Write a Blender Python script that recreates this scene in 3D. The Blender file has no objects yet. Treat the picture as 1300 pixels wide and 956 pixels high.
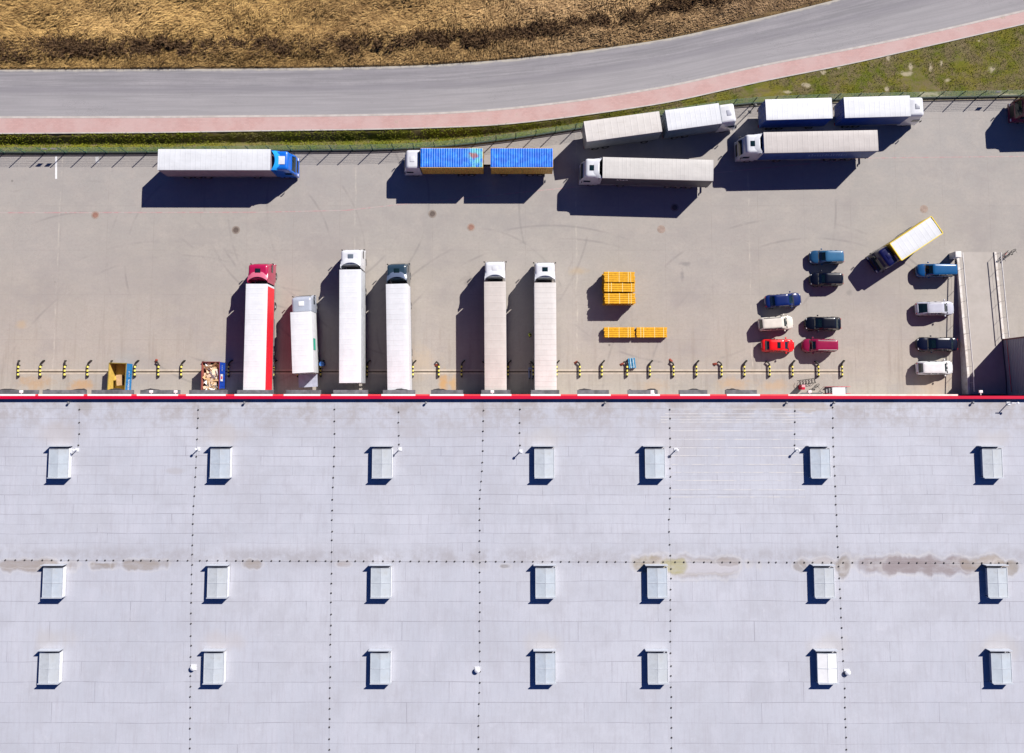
import bpy, bmesh, math, random
import numpy as np
from mathutils import Vector, Matrix
random.seed(7); rng = np.random.default_rng(7)
S = bpy.context.scene; COL = S.collection
R = math.radians

# ---------------------------------------------------------------- camera, sky, sun
TILT = R(4.4); CZ = 98.0; F = 1011.0
cam = bpy.data.cameras.new('camera'); co = bpy.data.objects.new('camera', cam); COL.objects.link(co)
co.location = (0, 0, CZ); co.rotation_euler = (TILT, 0, 0)
cam.sensor_width = 36; cam.lens = 36*F/1300; cam.shift_y = -45/1300; cam.clip_start = .5; cam.clip_end = 3000
S.camera = co
S.render.resolution_x = 1024; S.render.resolution_y = 753
SUN_EL, SUN_AZ = 37.7, 45.0            # azimuth measured from +X towards +Y
w = bpy.data.worlds.new('World'); S.world = w; w.use_nodes = True
nt = w.node_tree; bg = nt.nodes['Background']
sky = nt.nodes.new('ShaderNodeTexSky'); sky.sky_type = 'NISHITA'; sky.sun_disc = False
sky.sun_elevation = R(SUN_EL); sky.sun_rotation = R(90-SUN_AZ); sky.air_density = .55; sky.dust_density = 0; sky.ozone_density = 5
tint = nt.nodes.new('ShaderNodeMix'); tint.data_type = 'RGBA'; tint.blend_type = 'MULTIPLY'; tint.inputs[0].default_value = 1; tint.inputs[7].default_value = (.5, .68, 1.15, 1)
nt.links.new(sky.outputs[0], tint.inputs[6]); nt.links.new(tint.outputs[2], bg.inputs[0]); bg.inputs[1].default_value = .05
sl = bpy.data.lights.new('sun', 'SUN'); sl.energy = 5.0; sl.angle = R(.5); sl.color = (1, .95, .89)
so = bpy.data.objects.new('sun', sl); COL.objects.link(so)
so.rotation_euler = (R(90-SUN_EL), 0, R(90+SUN_AZ)); so.location = (60, 60, 80)
S.view_settings.view_transform = 'Standard'; S.view_settings.look = 'None'
S.view_settings.exposure = .55; S.view_settings.gamma = 1
S.render.engine = 'CYCLES'; S.cycles.diffuse_bounces = 1

def P(px, py, h=0.0):
    """ground coordinates in metres of a point seen at photo pixel px,py and standing h metres high"""
    u = (px-650)/F; v = (433-py)/F
    k = (CZ-h)/(math.cos(TILT)-v*math.sin(TILT))
    return Vector((u*k, (math.sin(TILT)+v*math.cos(TILT))*k, h))

# ---------------------------------------------------------------- object helpers
def tag(o, label=None, cat=None, group=None, kind=None):
    if label: o['label'] = label
    if cat: o['category'] = cat
    if group: o['group'] = group
    if kind: o['kind'] = kind
    return o
def empty(name, loc=(0, 0, 0), rz=0, label=None, cat=None, group=None):
    o = bpy.data.objects.new(name, None); COL.objects.link(o); o.location = loc; o.rotation_euler = (0, 0, rz)
    o.empty_display_size = .3
    return tag(o, label, cat, group)
def copy_tree(o, parent=None):
    c = o.copy(); COL.objects.link(c); c.parent = parent
    for ch in [x for x in o.children]: copy_tree(ch, c)
    return c

class MB:
    def __init__(s): s.v = []; s.f = []
    def add(s, vs, fs):
        b = len(s.v); s.v += [tuple(p) for p in vs]; s.f += [tuple(i+b for i in f) for f in fs]; return s
    def box(s, c, d, rz=0, taper=1.0, ry=0):
        hx, hy, hz = d[0]/2, d[1]/2, d[2]/2
        pts = [Vector((x*hx*(taper if z > 0 else 1), y*hy*(taper if z > 0 else 1), z*hz)) for z in (-1, 1) for x, y in ((-1, -1), (1, -1), (1, 1), (-1, 1))]
        M = Matrix.Rotation(rz, 3, 'Z') @ Matrix.Rotation(ry, 3, 'Y')
        pts = [M @ p + Vector(c) for p in pts]
        return s.add(pts, [(3, 2, 1, 0), (4, 5, 6, 7), (0, 1, 5, 4), (1, 2, 6, 5), (2, 3, 7, 6), (3, 0, 4, 7)])
    def b2(s, x0, x1, y0, y1, z0, z1): return s.box(((x0+x1)/2, (y0+y1)/2, (z0+z1)/2), (x1-x0, y1-y0, z1-z0))
    def tube(s, pts, r, n=8):
        pts = [Vector(p) for p in pts]; vs = []; fs = []
        for i, p in enumerate(pts):
            d = (pts[min(i+1, len(pts)-1)]-pts[max(i-1, 0)]).normalized()
            a = d.orthogonal().normalized() if i == 0 else (a - d*a.dot(d)).normalized()
            b = d.cross(a)
            rr = r[i] if isinstance(r, (list, tuple)) else r
            for k in range(n):
                t = 2*math.pi*k/n; vs.append(p+a*math.cos(t)*rr+b*math.sin(t)*rr)
        for i in range(len(pts)-1):
            for k in range(n): k2 = (k+1) % n; fs.append((i*n+k, i*n+k2, (i+1)*n+k2, (i+1)*n+k))
        fs.append(tuple(range(n))[::-1]); fs.append(tuple((len(pts)-1)*n+k for k in range(n)))
        return s.add(vs, fs)
    def lathe(s, prof, c=(0, 0, 0), axis='Z', n=20):
        vs = []; fs = []; m = len(prof)
        for k in range(n):
            t = 2*math.pi*k/n
            for r, z in prof:
                q = (r*math.cos(t), r*math.sin(t), z) if axis == 'Z' else (r*math.cos(t), z, r*math.sin(t))
                vs.append(Vector(q)+Vector(c))
        for k in range(n):
            k2 = (k+1) % n
            for j in range(m-1): fs.append((k*m+j, k2*m+j, k2*m+j+1, k*m+j+1))
        return s.add(vs, fs)
    def loft(s, rings, cap0=True, cap1=True):
        n = len(rings[0]); vs = [p for r in rings for p in r]; fs = []
        for i in range(len(rings)-1):
            for k in range(n): k2 = (k+1) % n; fs.append((i*n+k, i*n+k2, (i+1)*n+k2, (i+1)*n+k))
        if cap0: fs.append(tuple(range(n))[::-1])
        if cap1: fs.append(tuple((len(rings)-1)*n+k for k in range(n)))
        return s.add(vs, fs)
    def grid(s, pts):   # pts[i][j]
        m = len(pts[0]); vs = [p for r in pts for p in r]
        return s.add(vs, [(i*m+j, (i+1)*m+j, (i+1)*m+j+1, i*m+j+1) for i in range(len(pts)-1) for j in range(m-1)])
    def mesh(s, name, mat, smooth=None, bevel=0):
        me = bpy.data.meshes.new(name); me.from_pydata(s.v, [], s.f)
        if bevel or smooth is not None:
            bm = bmesh.new(); bm.from_mesh(me)
            if bevel:
                es = [e for e in bm.edges if len(e.link_faces) == 2 and e.calc_face_angle(0) > R(35)]
                bmesh.ops.bevel(bm, geom=es, offset=bevel, segments=2, profile=.6, affect='EDGES', clamp_overlap=True)
            for f in bm.faces: f.smooth = True
            bm.to_mesh(me); bm.free()
            me.set_sharp_from_angle(angle=R(smooth if smooth else 35))
        me.materials.append(mat); return me
    def build(s, name, mat, parent=None, smooth=None, bevel=0):
        o = bpy.data.objects.new(name, s.mesh(name, mat, smooth, bevel)); COL.objects.link(o); o.parent = parent
        return o

def B(name, m, parent, *bx, bevel=0):
    g = MB()
    for b in bx: g.b2(*b)
    return g.build(name, m, parent, bevel=bevel)
# ---------------------------------------------------------------- materials
class NT:
    def __init__(s, name):
        s.m = bpy.data.materials.new(name); s.m.use_nodes = True; s.t = s.m.node_tree; s.b = s.t.nodes['Principled BSDF']
        s.tc = s.t.nodes.new('ShaderNodeTexCoord')
    def link(s, a, b): s.t.links.new(a, b)
    def val(s, x, sock):
        if isinstance(x, bpy.types.NodeSocket): s.link(x, sock)
        else: sock.default_value = x
    def math(s, op, a, b=0, c=0, clamp=False):
        n = s.t.nodes.new('ShaderNodeMath'); n.operation = op; n.use_clamp = clamp
        s.val(a, n.inputs[0]); s.val(b, n.inputs[1]); s.val(c, n.inputs[2]); return n.outputs[0]
    def mapr(s, x, a, b, c=0, d=1, smooth=True):
        n = s.t.nodes.new('ShaderNodeMapRange'); n.interpolation_type = 'SMOOTHSTEP' if smooth else 'LINEAR'
        s.val(x, n.inputs[0]); n.inputs[1].default_value = a; n.inputs[2].default_value = b; n.inputs[3].default_value = c; n.inputs[4].default_value = d
        return n.outputs[0]
    def map(s, scale=(1, 1, 1), rot=(0, 0, 0), loc=(0, 0, 0), src=None):
        n = s.t.nodes.new('ShaderNodeMapping'); n.inputs['Scale'].default_value = scale; n.inputs['Rotation'].default_value = rot; n.inputs['Location'].default_value = loc
        s.link(src or s.tc.outputs['Object'], n.inputs[0]); return n.outputs[0]
    def white(s, v):
        n = s.t.nodes.new('ShaderNodeTexWhiteNoise'); n.noise_dimensions = '1D'; s.link(v, n.inputs['W']); return n.outputs['Value']
    def noise(s, scale, det=4, rough=.55, vec=None, dist=0):
        n = s.t.nodes.new('ShaderNodeTexNoise'); n.inputs['Scale'].default_value = scale; n.inputs['Detail'].default_value = det
        n.inputs['Roughness'].default_value = rough; n.inputs['Distortion'].default_value = dist
        s.link(vec or s.tc.outputs['Object'], n.inputs['Vector']); return n.outputs[0]
    def mix(s, f, a, b, mode='MIX'):
        n = s.t.nodes.new('ShaderNodeMix'); n.data_type = 'RGBA'; n.blend_type = mode
        s.val(f, n.inputs[0])
        for x, i in ((a, 6), (b, 7)):
            if isinstance(x, bpy.types.NodeSocket): s.link(x, n.inputs[i])
            else: n.inputs[i].default_value = (*x[:3], 1)
        return n.outputs[2]
    def sep(s, src=None):
        n = s.t.nodes.new('ShaderNodeSeparateXYZ'); s.link(src or s.tc.outputs['Object'], n.inputs[0]); return n.outputs
    def bump(s, h, strength=.3, dist=.02):
        n = s.t.nodes.new('ShaderNodeBump'); n.inputs['Strength'].default_value = strength; n.inputs['Distance'].default_value = dist
        s.link(h, n.inputs['Height']); s.link(n.outputs[0], s.b.inputs['Normal'])
    def out(s, col, rough=.6, metal=0, coat=0, spec=.5):
        s.val(col if isinstance(col, bpy.types.NodeSocket) else (*col, 1), s.b.inputs['Base Color'])
        s.val(rough, s.b.inputs['Roughness']); s.b.inputs['Metallic'].default_value = metal
        s.b.inputs['Coat Weight'].default_value = coat; s.b.inputs['Specular IOR Level'].default_value = spec
        return s.m
def mat(name, c, rough=.6, metal=0, coat=0, var=.12, scale=2.0, bump=0, spec=.4, dirt=None):
    n = NT(name); a = tuple(x*(1-var) for x in c); b = tuple(min(1, x*(1+var)) for x in c)
    f = n.noise(scale, 5, .6); col = n.mix(n.mapr(f, .3, .7), a, b)
    if dirt: col = n.mix(n.mapr(n.noise(scale*.5, 6, .7), .5, .72, 0, .55), col, dirt)
    if bump: n.bump(n.noise(scale*12, 4), bump, .02)
    return n.out(col, rough, metal, coat, spec)
def paint(name, c, var=.06): return mat(name, c, .28, 0, .6, var, 1.2)
M = {}
M['white'] = mat('white_paint', (.78, .78, .79), .4, var=.03, scale=1.5)
M['rubber'] = mat('tyre_rubber', (.02, .02, .021), .85)
M['rim'] = mat('rim_steel', (.2, .2, .205), .5, .3)
M['dark'] = mat('dark_metal', (.03, .03, .033), .6)
M['grey'] = mat('grey_metal', (.25, .25, .26), .5, .3)
M['glass'] = mat('tinted_glass', (.006, .018, .022), .05, 0, .3, spec=.6)
M['lamp'] = mat('headlight_lens', (.7, .72, .75), .1, 0, .6)
M['red_lamp'] = mat('tail_lamp_lens', (.45, .01, .01), .25, 0, .4)
M['yellow'] = mat('yellow_paint', (.75, .5, .03), .5, var=.15)
M['black'] = mat('black_plastic', (.012, .012, .013), .5)
M['rail_steel'] = mat('galvanised_rail', (.62, .6, .58), .45, .2)
M['red_paint'] = mat('red_paint', (.56, .0, .035), .45, var=.05, scale=.3)
M['skin'] = mat('skin', (.5, .3, .22), .6)
M['blue_cloth'] = mat('dark_blue_cloth', (.03, .04, .09), .9)
M['hivis'] = mat('hi_vis_cloth', (.6, .75, .03), .8)
M['hair'] = mat('dark_hair', (.03, .02, .015), .8)

def tarp(name, c, step, axis='X', var=.05, dirt=(.35, .33, .30), rib=.05, dirtamt=.35):
    """roof sheet with faint cross ribs and grime"""
    n = NT(name); x = n.sep()
    ph = n.math('FRACT', n.math('MULTIPLY', x[0 if axis == 'X' else 1], 1/step))
    line = n.math('SUBTRACT', 1, n.mapr(n.math('ABSOLUTE', n.math('SUBTRACT', ph, .5)), 0, .12))
    base = n.mix(n.mapr(n.noise(.8, 5, .65), .3, .7), tuple(v*(1-var) for v in c), tuple(min(1, v*(1+var)) for v in c))
    col = n.mix(n.math('MULTIPLY', line, rib*3), base, tuple(v*.72 for v in c))
    streak = n.noise(3, 5, .7, n.map((.25, 1.6, 1)))
    col = n.mix(n.mapr(streak, .5, .8, 0, dirtamt), col, dirt)
    n.bump(n.math('ADD', n.math('MULTIPLY', line, 1), n.noise(2.5, 4)), .35, .02)
    return n.out(col, .55, 0, 0, .3)

# ---------------------------------------------------------------- setting: strips of land read along x
def smooth_line(pts, xs):
    a = np.array(pts, float); fine = np.arange(-2400, 3700, 5.0); y = np.interp(fine, a[:, 0], a[:, 1])
    k = np.exp(-.5*(np.arange(-12, 13)/5.0)**2); k /= k.sum()
    yp = np.pad(y, 12, mode='edge'); y = np.convolve(yp, k, 'valid')
    return np.interp(xs, fine, y)
ROAD_T = [(-2400, 90), (0, 88.4), (200, 87.6), (320, 87), (430, 85.7), (540, 83), (640, 76), (740, 65), (850, 49), (970, 22), (1060, 0), (1150, -25), (1400, -95), (3700, -700)]
PINK_T = [(-2400, 152), (0, 149.3), (200, 149), (320, 147.8), (430, 147), (540, 145), (600, 142), (650, 138), (740, 127.5), (850, 110), (970, 82.5), (1080, 62.5), (1180, 42), (1300, 14), (1500, -32), (3700, -560)]
PINK_B = [(-2400, 172), (0, 170), (200, 168.7), (330, 166.5), (480, 164.6), (600, 161), (650, 157.8), (740, 147), (850, 130.6), (970, 103), (1080, 81.6), (1200, 54), (1300, 31), (1500, -14), (3700, -540)]
FENCE = [(-2400, 195), (0, 194), (190, 193.8), (330, 191.6), (480, 190.5), (560, 187), (640, 178), (740, 163), (850, 145), (925, 133.5), (970, 130), (1070, 126.5), (1350, 121), (3700, 80)]
KERB = [(-2400, 199), (0, 198), (200, 197.2), (330, 195), (480, 194), (560, 190.3), (640, 181.5), (740, 166), (850, 148.3), (925, 137), (1000, 132.6), (1170, 128.7), (1350, 125.5), (3700, 86)]
XS = np.arange(-700, 2001, 10.0)
L_ = {k: smooth_line(v, XS) for k, v in dict(rt=ROAD_T, pt=PINK_T, pb=PINK_B, fe=FENCE, ke=KERB).items()}
def W(key, off=0.0, z=0.0, xs=XS):
    y = np.interp(xs, XS, L_[key]) if xs is not XS else L_[key]
    out = []
    for a, b in zip(xs, y):
        p = P(a, b, 0); out.append((p.x, p.y+off, z))
    return out
def strip(name, a, b, m, kind='structure', rows=1):
    g = MB(); A = np.array(a); B = np.array(b)
    g.grid([[tuple(A[i]*(1-j/rows)+B[i]*j/rows) for j in range(rows, -1, -1)] for i in range(len(A))])
    o = g.build(name, m); tag(o, kind=kind); return o

# ground far sheet
n = NT('far_earth'); c = n.mix(n.mapr(n.noise(.03, 6), .35, .65), (.16, .13, .07), (.10, .12, .05)); GM = n.out(c, .95)
g = MB(); g.add([(-1500, -1500, -1.6), (1500, -1500, -1.6), (1500, 1500, -1.6), (-1500, 1500, -1.6)], [(0, 1, 2, 3)])
tag(g.build('ground', GM), kind='structure')

# road
n = NT('asphalt'); x = n.sep()
c = n.mix(n.mapr(n.noise(.25, 5, .6), .3, .7), (.27, .255, .27), (.31, .292, .305))
c = n.mix(n.mapr(n.noise(14, 3, .7), .3, .75, 0, .35), c, (.35, .345, .36))
at = n.t.nodes.new('ShaderNodeAttribute'); at.attribute_name = 'across'
tr = n.math('ABSOLUTE', n.math('SUBTRACT', n.math('FRACT', n.math('MULTIPLY', at.outputs['Fac'], 2)), .5))
c = n.mix(n.math('MULTIPLY', n.mapr(tr, .05, .4), .45), c, (.30, .29, .30))
cx = n.t.nodes.new('ShaderNodeCombineXYZ'); n.link(n.math('MULTIPLY', x[0], .05), cx.inputs[0]); n.link(n.math('MULTIPLY', at.outputs['Fac'], 9), cx.inputs[1])
st_ = n.noise(1.6, 5, .65, cx.outputs[0]); c = n.mix(n.mapr(st_, .35, .65, 0, .75), c, (.195, .19, .20))
c = n.mix(n.mapr(n.math('ABSOLUTE', n.math('SUBTRACT', at.outputs['Fac'], .44)), .13, .0, 0, .55), c, (.20, .19, .21))
c = n.mix(n.mapr(n.math('ABSOLUTE', n.math('SUBTRACT', at.outputs['Fac'], .14)), .10, .0, 0, .3), c, (.20, .19, .21))
c = n.mix(n.mapr(n.noise(2.5, 6, .75), .45, .75, 0, .35), c, (.20, .185, .195))
lane = n.mapr(at.outputs['Fac'], .3, .75)
c = n.mix(n.math('MULTIPLY', lane, .5), c, (.335, .32, .325))
edge = n.mapr(n.math('ADD', at.outputs['Fac'], n.math('MULTIPLY', n.noise(1.2, 5), .06)), .965, 1.0)
c = n.mix(n.mapr(n.math('SUBTRACT', at.outputs['Fac'], n.math('MULTIPLY', n.noise(.8, 5), .12)), .0, -.045), c, (.42, .39, .34))
crk = n.noise(.9, 8, .75, n.map((.25, 1.4, 1)), 1.2)
c = n.mix(n.math('MULTIPLY', n.mapr(n.math('ABSOLUTE', n.math('SUBTRACT', crk, .5)), .006, 0), n.mapr(n.noise(.12, 3), .5, .62)), c, (.16, .155, .16))
n.bump(n.noise(30, 3), .2, .01); AS = n.out(c, .9, spec=.2)
def strip_attr(name, a, b, m, rows=6, kind='structure'):
    o = strip(name, a, b, m, kind, rows); me = o.data
    A = me.attributes.new('across', 'FLOAT', 'POINT')
    vals = []
    for i in range(len(a)):
        for j in range(rows, -1, -1): vals.append(j/rows)
    A.data.foreach_set('value', vals); return o
strip_attr('road', W('rt', 0, -.04), W('pt', .12, -.04), AS)

n = NT('concrete_kerb'); c = n.mix(n.mapr(n.noise(1.1, 6), .3, .7), (.40, .36, .33), (.50, .46, .43)); KM = n.out(c, .85)
def kerb(name, key, o0, o1, z0, z1, m=KM):
    a = W(key, o0, z1); b = W(key, o1, z1); g = MB()
    g.grid([[(*p[:2], z0), p, q, (*q[:2], z0)] for p, q in zip(b, a)][::-1])
    return tag(g.build(name, m), kind='structure')
kerb('kerb', 'pt', .14, -.12, -.1, .06)
n = NT('path_paving'); br = n.t.nodes.new('ShaderNodeTexBrick'); n.link(n.tc.outputs['Object'], br.inputs[0])
br.inputs['Scale'].default_value = 1; br.inputs['Brick Width'].default_value = .4; br.inputs['Row Height'].default_value = .2; br.inputs['Mortar Size'].default_value = .012
br.inputs['Color1'].default_value = (.50, .31, .285, 1); br.inputs['Color2'].default_value = (.45, .275, .255, 1); br.inputs['Mortar'].default_value = (.38, .27, .25, 1)
c = n.mix(n.mapr(n.noise(.3, 6, .65), .35, .65, 0, .7), br.outputs[0], (.50, .36, .34))
c = n.mix(n.mapr(n.noise(.6, 7, .78), .60, .68, 0, .8), c, (.36, .29, .22))
PM = n.out(c, .85)
strip('path', W('pt', -.12, .05), W('pb', .1, .05), PM)
kerb('kerb', 'pb', .12, -.03, -.1, .065)

# verge (grass strip with a shallow ditch on its left part)
n = NT('verge_earth')
c = n.mix(n.mapr(n.noise(.35, 6, .6), .35, .62), (.105, .125, .012), (.17, .15, .025))
c = n.mix(n.mapr(n.noise(.22, 6, .65, n.map(loc=(5, 3, 0))), .52, .66, 0, .8), c, (.19, .15, .085))
c = n.mix(n.mapr(n.noise(2.5, 6, .8), .45, .75, 0, .6), c, (.05, .07, .01))
c = n.mix(n.mapr(n.noise(.5, 7, .75, n.map(loc=(15, 30, 0))), .665, .70, 0, .9), c, (.50, .43, .30))
xv = n.sep(); nv = n.noise(1.3, 6, .7)
c = n.mix(n.mapr(n.noise(.5, 6, .7, n.map(loc=(2, 9, 0))), .42, .62, 0, .85), c, (.17, .13, .075))
SAND = ((1150, 93, .9, .45), (1156, 85, .35, .6), (1182, 85, .25, .6), (1203, 102, .4, .35), (1127, 73, .3, .5), (1024, 108, .8, .3), (1195, 80, .2, .4), (1259, 88, .5, .5), (1000, 117, .6, .25), (1126, 113, .3, .4), (1243, 52, .3, .25), (1045, 92, .4, .3), (1065, 86, .3, .3), (1180, 119, 1.2, .25), (1190, 124, 3, .3), (1280, 121, 2, .35))
for (a_, b_, rx, ry) in SAND:
    p_ = P(a_, b_); dx = n.math('DIVIDE', n.math('SUBTRACT', xv[0], p_.x), rx); dy = n.math('DIVIDE', n.math('SUBTRACT', xv[1], p_.y), ry)
    d_ = n.math('ADD', n.math('SQRT', n.math('ADD', n.math('MULTIPLY', dx, dx), n.math('MULTIPLY', dy, dy))), n.math('MULTIPLY', n.math('SUBTRACT', nv, .5), 3.2))
    c = n.mix(n.mapr(d_, 1.15, .3, 0, .75), c, (.44, .38, .27))
n.bump(n.noise(9, 5, .7), .8, .08); VM = n.out(c, .95, spec=.1)
A = np.array(W('pb', -.03, 0)); B_ = np.array(W('fe', 0, 0)); rows = 24; pts = []
def ditch_depth(px): return float(np.interp(px, [-700, 560, 760, 900], [.95, .9, .35, 0]))
def verge_z(px, t): return -ditch_depth(px)*math.exp(-((t-.42)/.24)**2) + .0
for i, px in enumerate(XS):
    row = []
    for j in range(rows, -1, -1):
        t = j/rows; p = A[i]*(1-t)+B_[i]*t; p[2] = verge_z(px, t) - .01 + (rng.normal()*.03 if 0 < j < rows else 0); row.append(tuple(p))
    pts.append(row)
g = MB(); g.grid(pts); tag(g.build('grass_verge', VM, smooth=60), kind='structure')

def blades(name, pos, hgt, wid, direc, lean, cols, m, label):
    """many thin bent blades as one mesh; pos Nx3, direc angle, lean 0..1"""
    N = len(pos); d = np.stack([np.cos(direc), np.sin(direc)], 1); s = np.stack([-d[:, 1], d[:, 0]], 1)
    V = np.zeros((N, 5, 3)); h = hgt; up = h*np.sqrt(np.clip(1-lean**2, .02, 1)); out = h*lean
    hw = wid/2
    V[:, 0, :2] = pos[:, :2]-s*hw[:, None]; V[:, 1, :2] = pos[:, :2]+s*hw[:, None]
    V[:, 2, :2] = pos[:, :2]+d*(out*.45)[:, None]+s*hw[:, None]*.8; V[:, 3, :2] = pos[:, :2]+d*(out*.45)[:, None]-s*hw[:, None]*.8
    V[:, 4, :2] = pos[:, :2]+d*out[:, None]
    V[:, 0, 2] = V[:, 1, 2] = pos[:, 2]; V[:, 2, 2] = V[:, 3, 2] = pos[:, 2]+up*.7; V[:, 4, 2] = pos[:, 2]+up*.85
    me = bpy.data.meshes.new(name); me.vertices.add(N*5); me.vertices.foreach_set('co', V.reshape(-1))
    b = (np.arange(N)*5)[:, None]
    q = (b+np.array([[0, 1, 2, 3]])); t = (b+np.array([[3, 2, 4]]))
    idx = np.concatenate([q, t], 1).reshape(-1); me.loops.add(N*7); me.loops.foreach_set('vertex_index', idx)
    st = np.stack([np.arange(N)*7, np.arange(N)*7+4], 1).reshape(-1); me.polygons.add(N*2); me.polygons.foreach_set('loop_start', st)
    me.polygons.foreach_set('loop_total', np.tile([4, 3], N)); me.update(calc_edges=True)
    ca = me.attributes.new('tint', 'FLOAT_COLOR', 'POINT'); ca.data.foreach_set('color', np.repeat(np.concatenate([cols, np.ones((N, 1))], 1)[:, None, :], 5, 1).reshape(-1))
    me.materials.append(m); o = bpy.data.objects.new(name, me); COL.objects.link(o)
    return tag(o, label[0], label[1], kind='stuff')
n = NT('blade'); at = n.t.nodes.new('ShaderNodeAttribute'); at.attribute_name = 'tint'
BM = n.out(at.outputs['Color'], .8, spec=.15)
def fbm(x, y, s, seed=0):
    """cheap smooth random field from a few sines"""
    r = np.random.default_rng(seed); v = 0
    for k in range(7):
        a = r.uniform(0, 6.28); f = s*(1.0+.55*k); v = v+np.sin((x*math.cos(a)+y*math.sin(a))*f+r.uniform(0, 6.28))/(1+.5*k)
    return v/2.2

# field: uneven ground, then flattened straw
XF = np.arange(-400, 1701, 10.0); g = MB(); pts = []
fe = np.array(W('rt', 0, 0, XF))
for i in range(len(XF)):
    row = []
    for j in range(0, 41):
        y = fe[i][1]+.02+(j/40)**1.5*45; xx = fe[i][0]
        z = -.06+.5*min(1, j/5)*(.6+.3*math.sin(xx*.5+y)+.3*math.sin(y*1.3-xx*.2))
        row.append((xx, y, z))
    pts.append(row)
n = NT('straw_earth'); c = n.mix(n.mapr(n.noise(.8, 6, .7), .3, .7), (.14, .09, .045), (.30, .2, .09)); n.bump(n.noise(6, 5, .7), .8, .1); FM = n.out(c, .95, spec=.1)
g.grid([r[::-1] for r in pts][::-1]); g.f = [f[::-1] for f in g.f] if False else g.f
tag(g.build('field', FM, smooth=60), kind='structure')
N = 230000
fx = rng.uniform(-72, 62, N); t = rng.uniform(0, 1, N)**1.35
fey = np.interp(fx, fe[:, 0], fe[:, 1]); fy = fey+.35+t*26
edge = np.clip((fy-fey)/2.2, .25, 1)
fz = -.06+.5*np.clip((fy-fey)/2, 0, 1)*(.6+.3*np.sin(fx*.5+fy)+.3*np.sin(fy*1.3-fx*.2))
flow = fbm(fx, fy, .30, 3)*.75+fbm(fx, fy, 1.9, 4)*.75-2.2+np.where(fx > 5, 1.2*np.clip((fx-5)/25, 0, 1)*-1, 0)
direc = flow+rng.normal(0, .5, N)
lean = np.clip(.86+rng.normal(0, .09, N), .45, .985)
tone = np.clip(.5+.22*fbm(fx, fy, .22, 8)+.34*fbm(fx, fy, 2.6, 9)+rng.normal(0, .24, N), 0, 1)[:, None]
warm = np.clip(.5+.5*fbm(fx, fy, .06, 12)-(fx[:]/80), 0, 1)[:, None]
ca = np.array([[.22, .125, .045]])*(1-tone)+np.array([[.66, .42, .155]])*tone
cb = np.array([[.22, .13, .065]])*(1-tone)+np.array([[.64, .42, .23]])*tone
cols = ca*warm+cb*(1-warm)
hg = rng.uniform(.35, 1.0, N)*(.35+.65*edge)
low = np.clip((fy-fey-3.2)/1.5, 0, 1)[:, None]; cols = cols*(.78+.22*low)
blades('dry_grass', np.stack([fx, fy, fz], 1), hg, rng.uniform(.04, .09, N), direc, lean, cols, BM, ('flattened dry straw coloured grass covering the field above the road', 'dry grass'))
# dark dead weeds in a ragged band
WL = [(-300, 62), (0, 60), (100, 57), (230, 57), (300, 56), (400, 58), (480, 55), (560, 52), (660, 45), (760, 28), (870, 8), (950, -12), (1200, -90)]
N = 75000; px = rng.uniform(-80, 960, N)
py = np.interp(px, [a for a, b in WL], [b for a, b in WL])+rng.normal(0, 5.2, N)+fbm(px, px*0, .07, 2)*3
den = fbm(px, py, .05, 21)+1.0*fbm(px, py*1.5, .22, 22)+np.where(px > 640, -.2, .0)
keep = den+.35 > rng.uniform(-.35, 1.1, N)*.7; px = px[keep]; py = py[keep]; N = len(px)
pp = np.array([P(a, b, .4) for a, b in zip(px, py)]); pp[:, 2] = .05
tn = rng.uniform(0, 1, N)[:, None]
blades('dead_weeds', pp, rng.uniform(.5, 1.25, N), rng.uniform(.05, .12, N), rng.uniform(0, 6.28, N), np.clip(rng.normal(.45, .2, N), .05, .9), np.array([[.035, .02, .012]])*(1-tn)+np.array([[.22, .13, .065]])*tn, BM, ('dark brown dead weeds in a ragged band along the dry field', 'weeds'))
# green grass of the verge, denser and taller by the fence
N = 110000; px = rng.uniform(-60, 1400, N); t = rng.uniform(.01, .995, N)
a = np.interp(px, XS, L_['pb']); b = np.interp(px, XS, L_['fe'])
pA = np.array([P(x_, y_)[:] for x_, y_ in zip(px, a)]); pB = np.array([P(x_, y_)[:] for x_, y_ in zip(px, b)])
w_ = (pA[:, 1]-pB[:, 1]); keep = rng.uniform(0, 1, N) < np.clip(w_/9, .13, 1); px, t, pA, pB = px[keep], t[keep], pA[keep], pB[keep]; N = len(px)
vp = pA*(1-t[:, None])+pB*t[:, None]; dd = np.interp(px, [-700, 560, 760, 900], [.95, .9, .35, 0])
vp[:, 2] = -dd*np.exp(-((t-.42)/.24)**2)-.02
bare = fbm(vp[:, 0], vp[:, 1], .35, 31)+.5*fbm(vp[:, 0], vp[:, 1], 1.2, 32)
keep = bare < .75
for (a_, b_, rx, ry) in SAND:
    p_ = P(a_, b_); keep &= (((vp[:, 0]-p_.x)/rx)**2+((vp[:, 1]-p_.y)/ry)**2) > rng.uniform(.1, 1.6, N)
brn = np.zeros(N)
for (a_, b_, rx, ry) in ((1160, 72, 3, 1.6), (1265, 82, 1.7, 2.6), (1220, 106, 2, 1.1), (1115, 103, 2.2, 1.1), (1010, 108, 2, .8), (1210, 70, 2.4, 1.6), (940, 117, 2, .6), (1060, 105, 1.5, .6)):
    p_ = P(a_, b_); brn = np.maximum(brn, np.exp(-(((vp[:, 0]-p_.x)/rx)**2+((vp[:, 1]-p_.y)/ry)**2)))
vp_b = brn[keep]
vp, px, t, dd, bare = vp[keep], px[keep], t[keep], dd[keep], bare[keep]; N = len(px)
tn = np.clip(.5+.35*fbm(vp[:, 0], vp[:, 1], .5, 33)+rng.normal(0, .2, N), 0, 1)[:, None]
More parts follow.
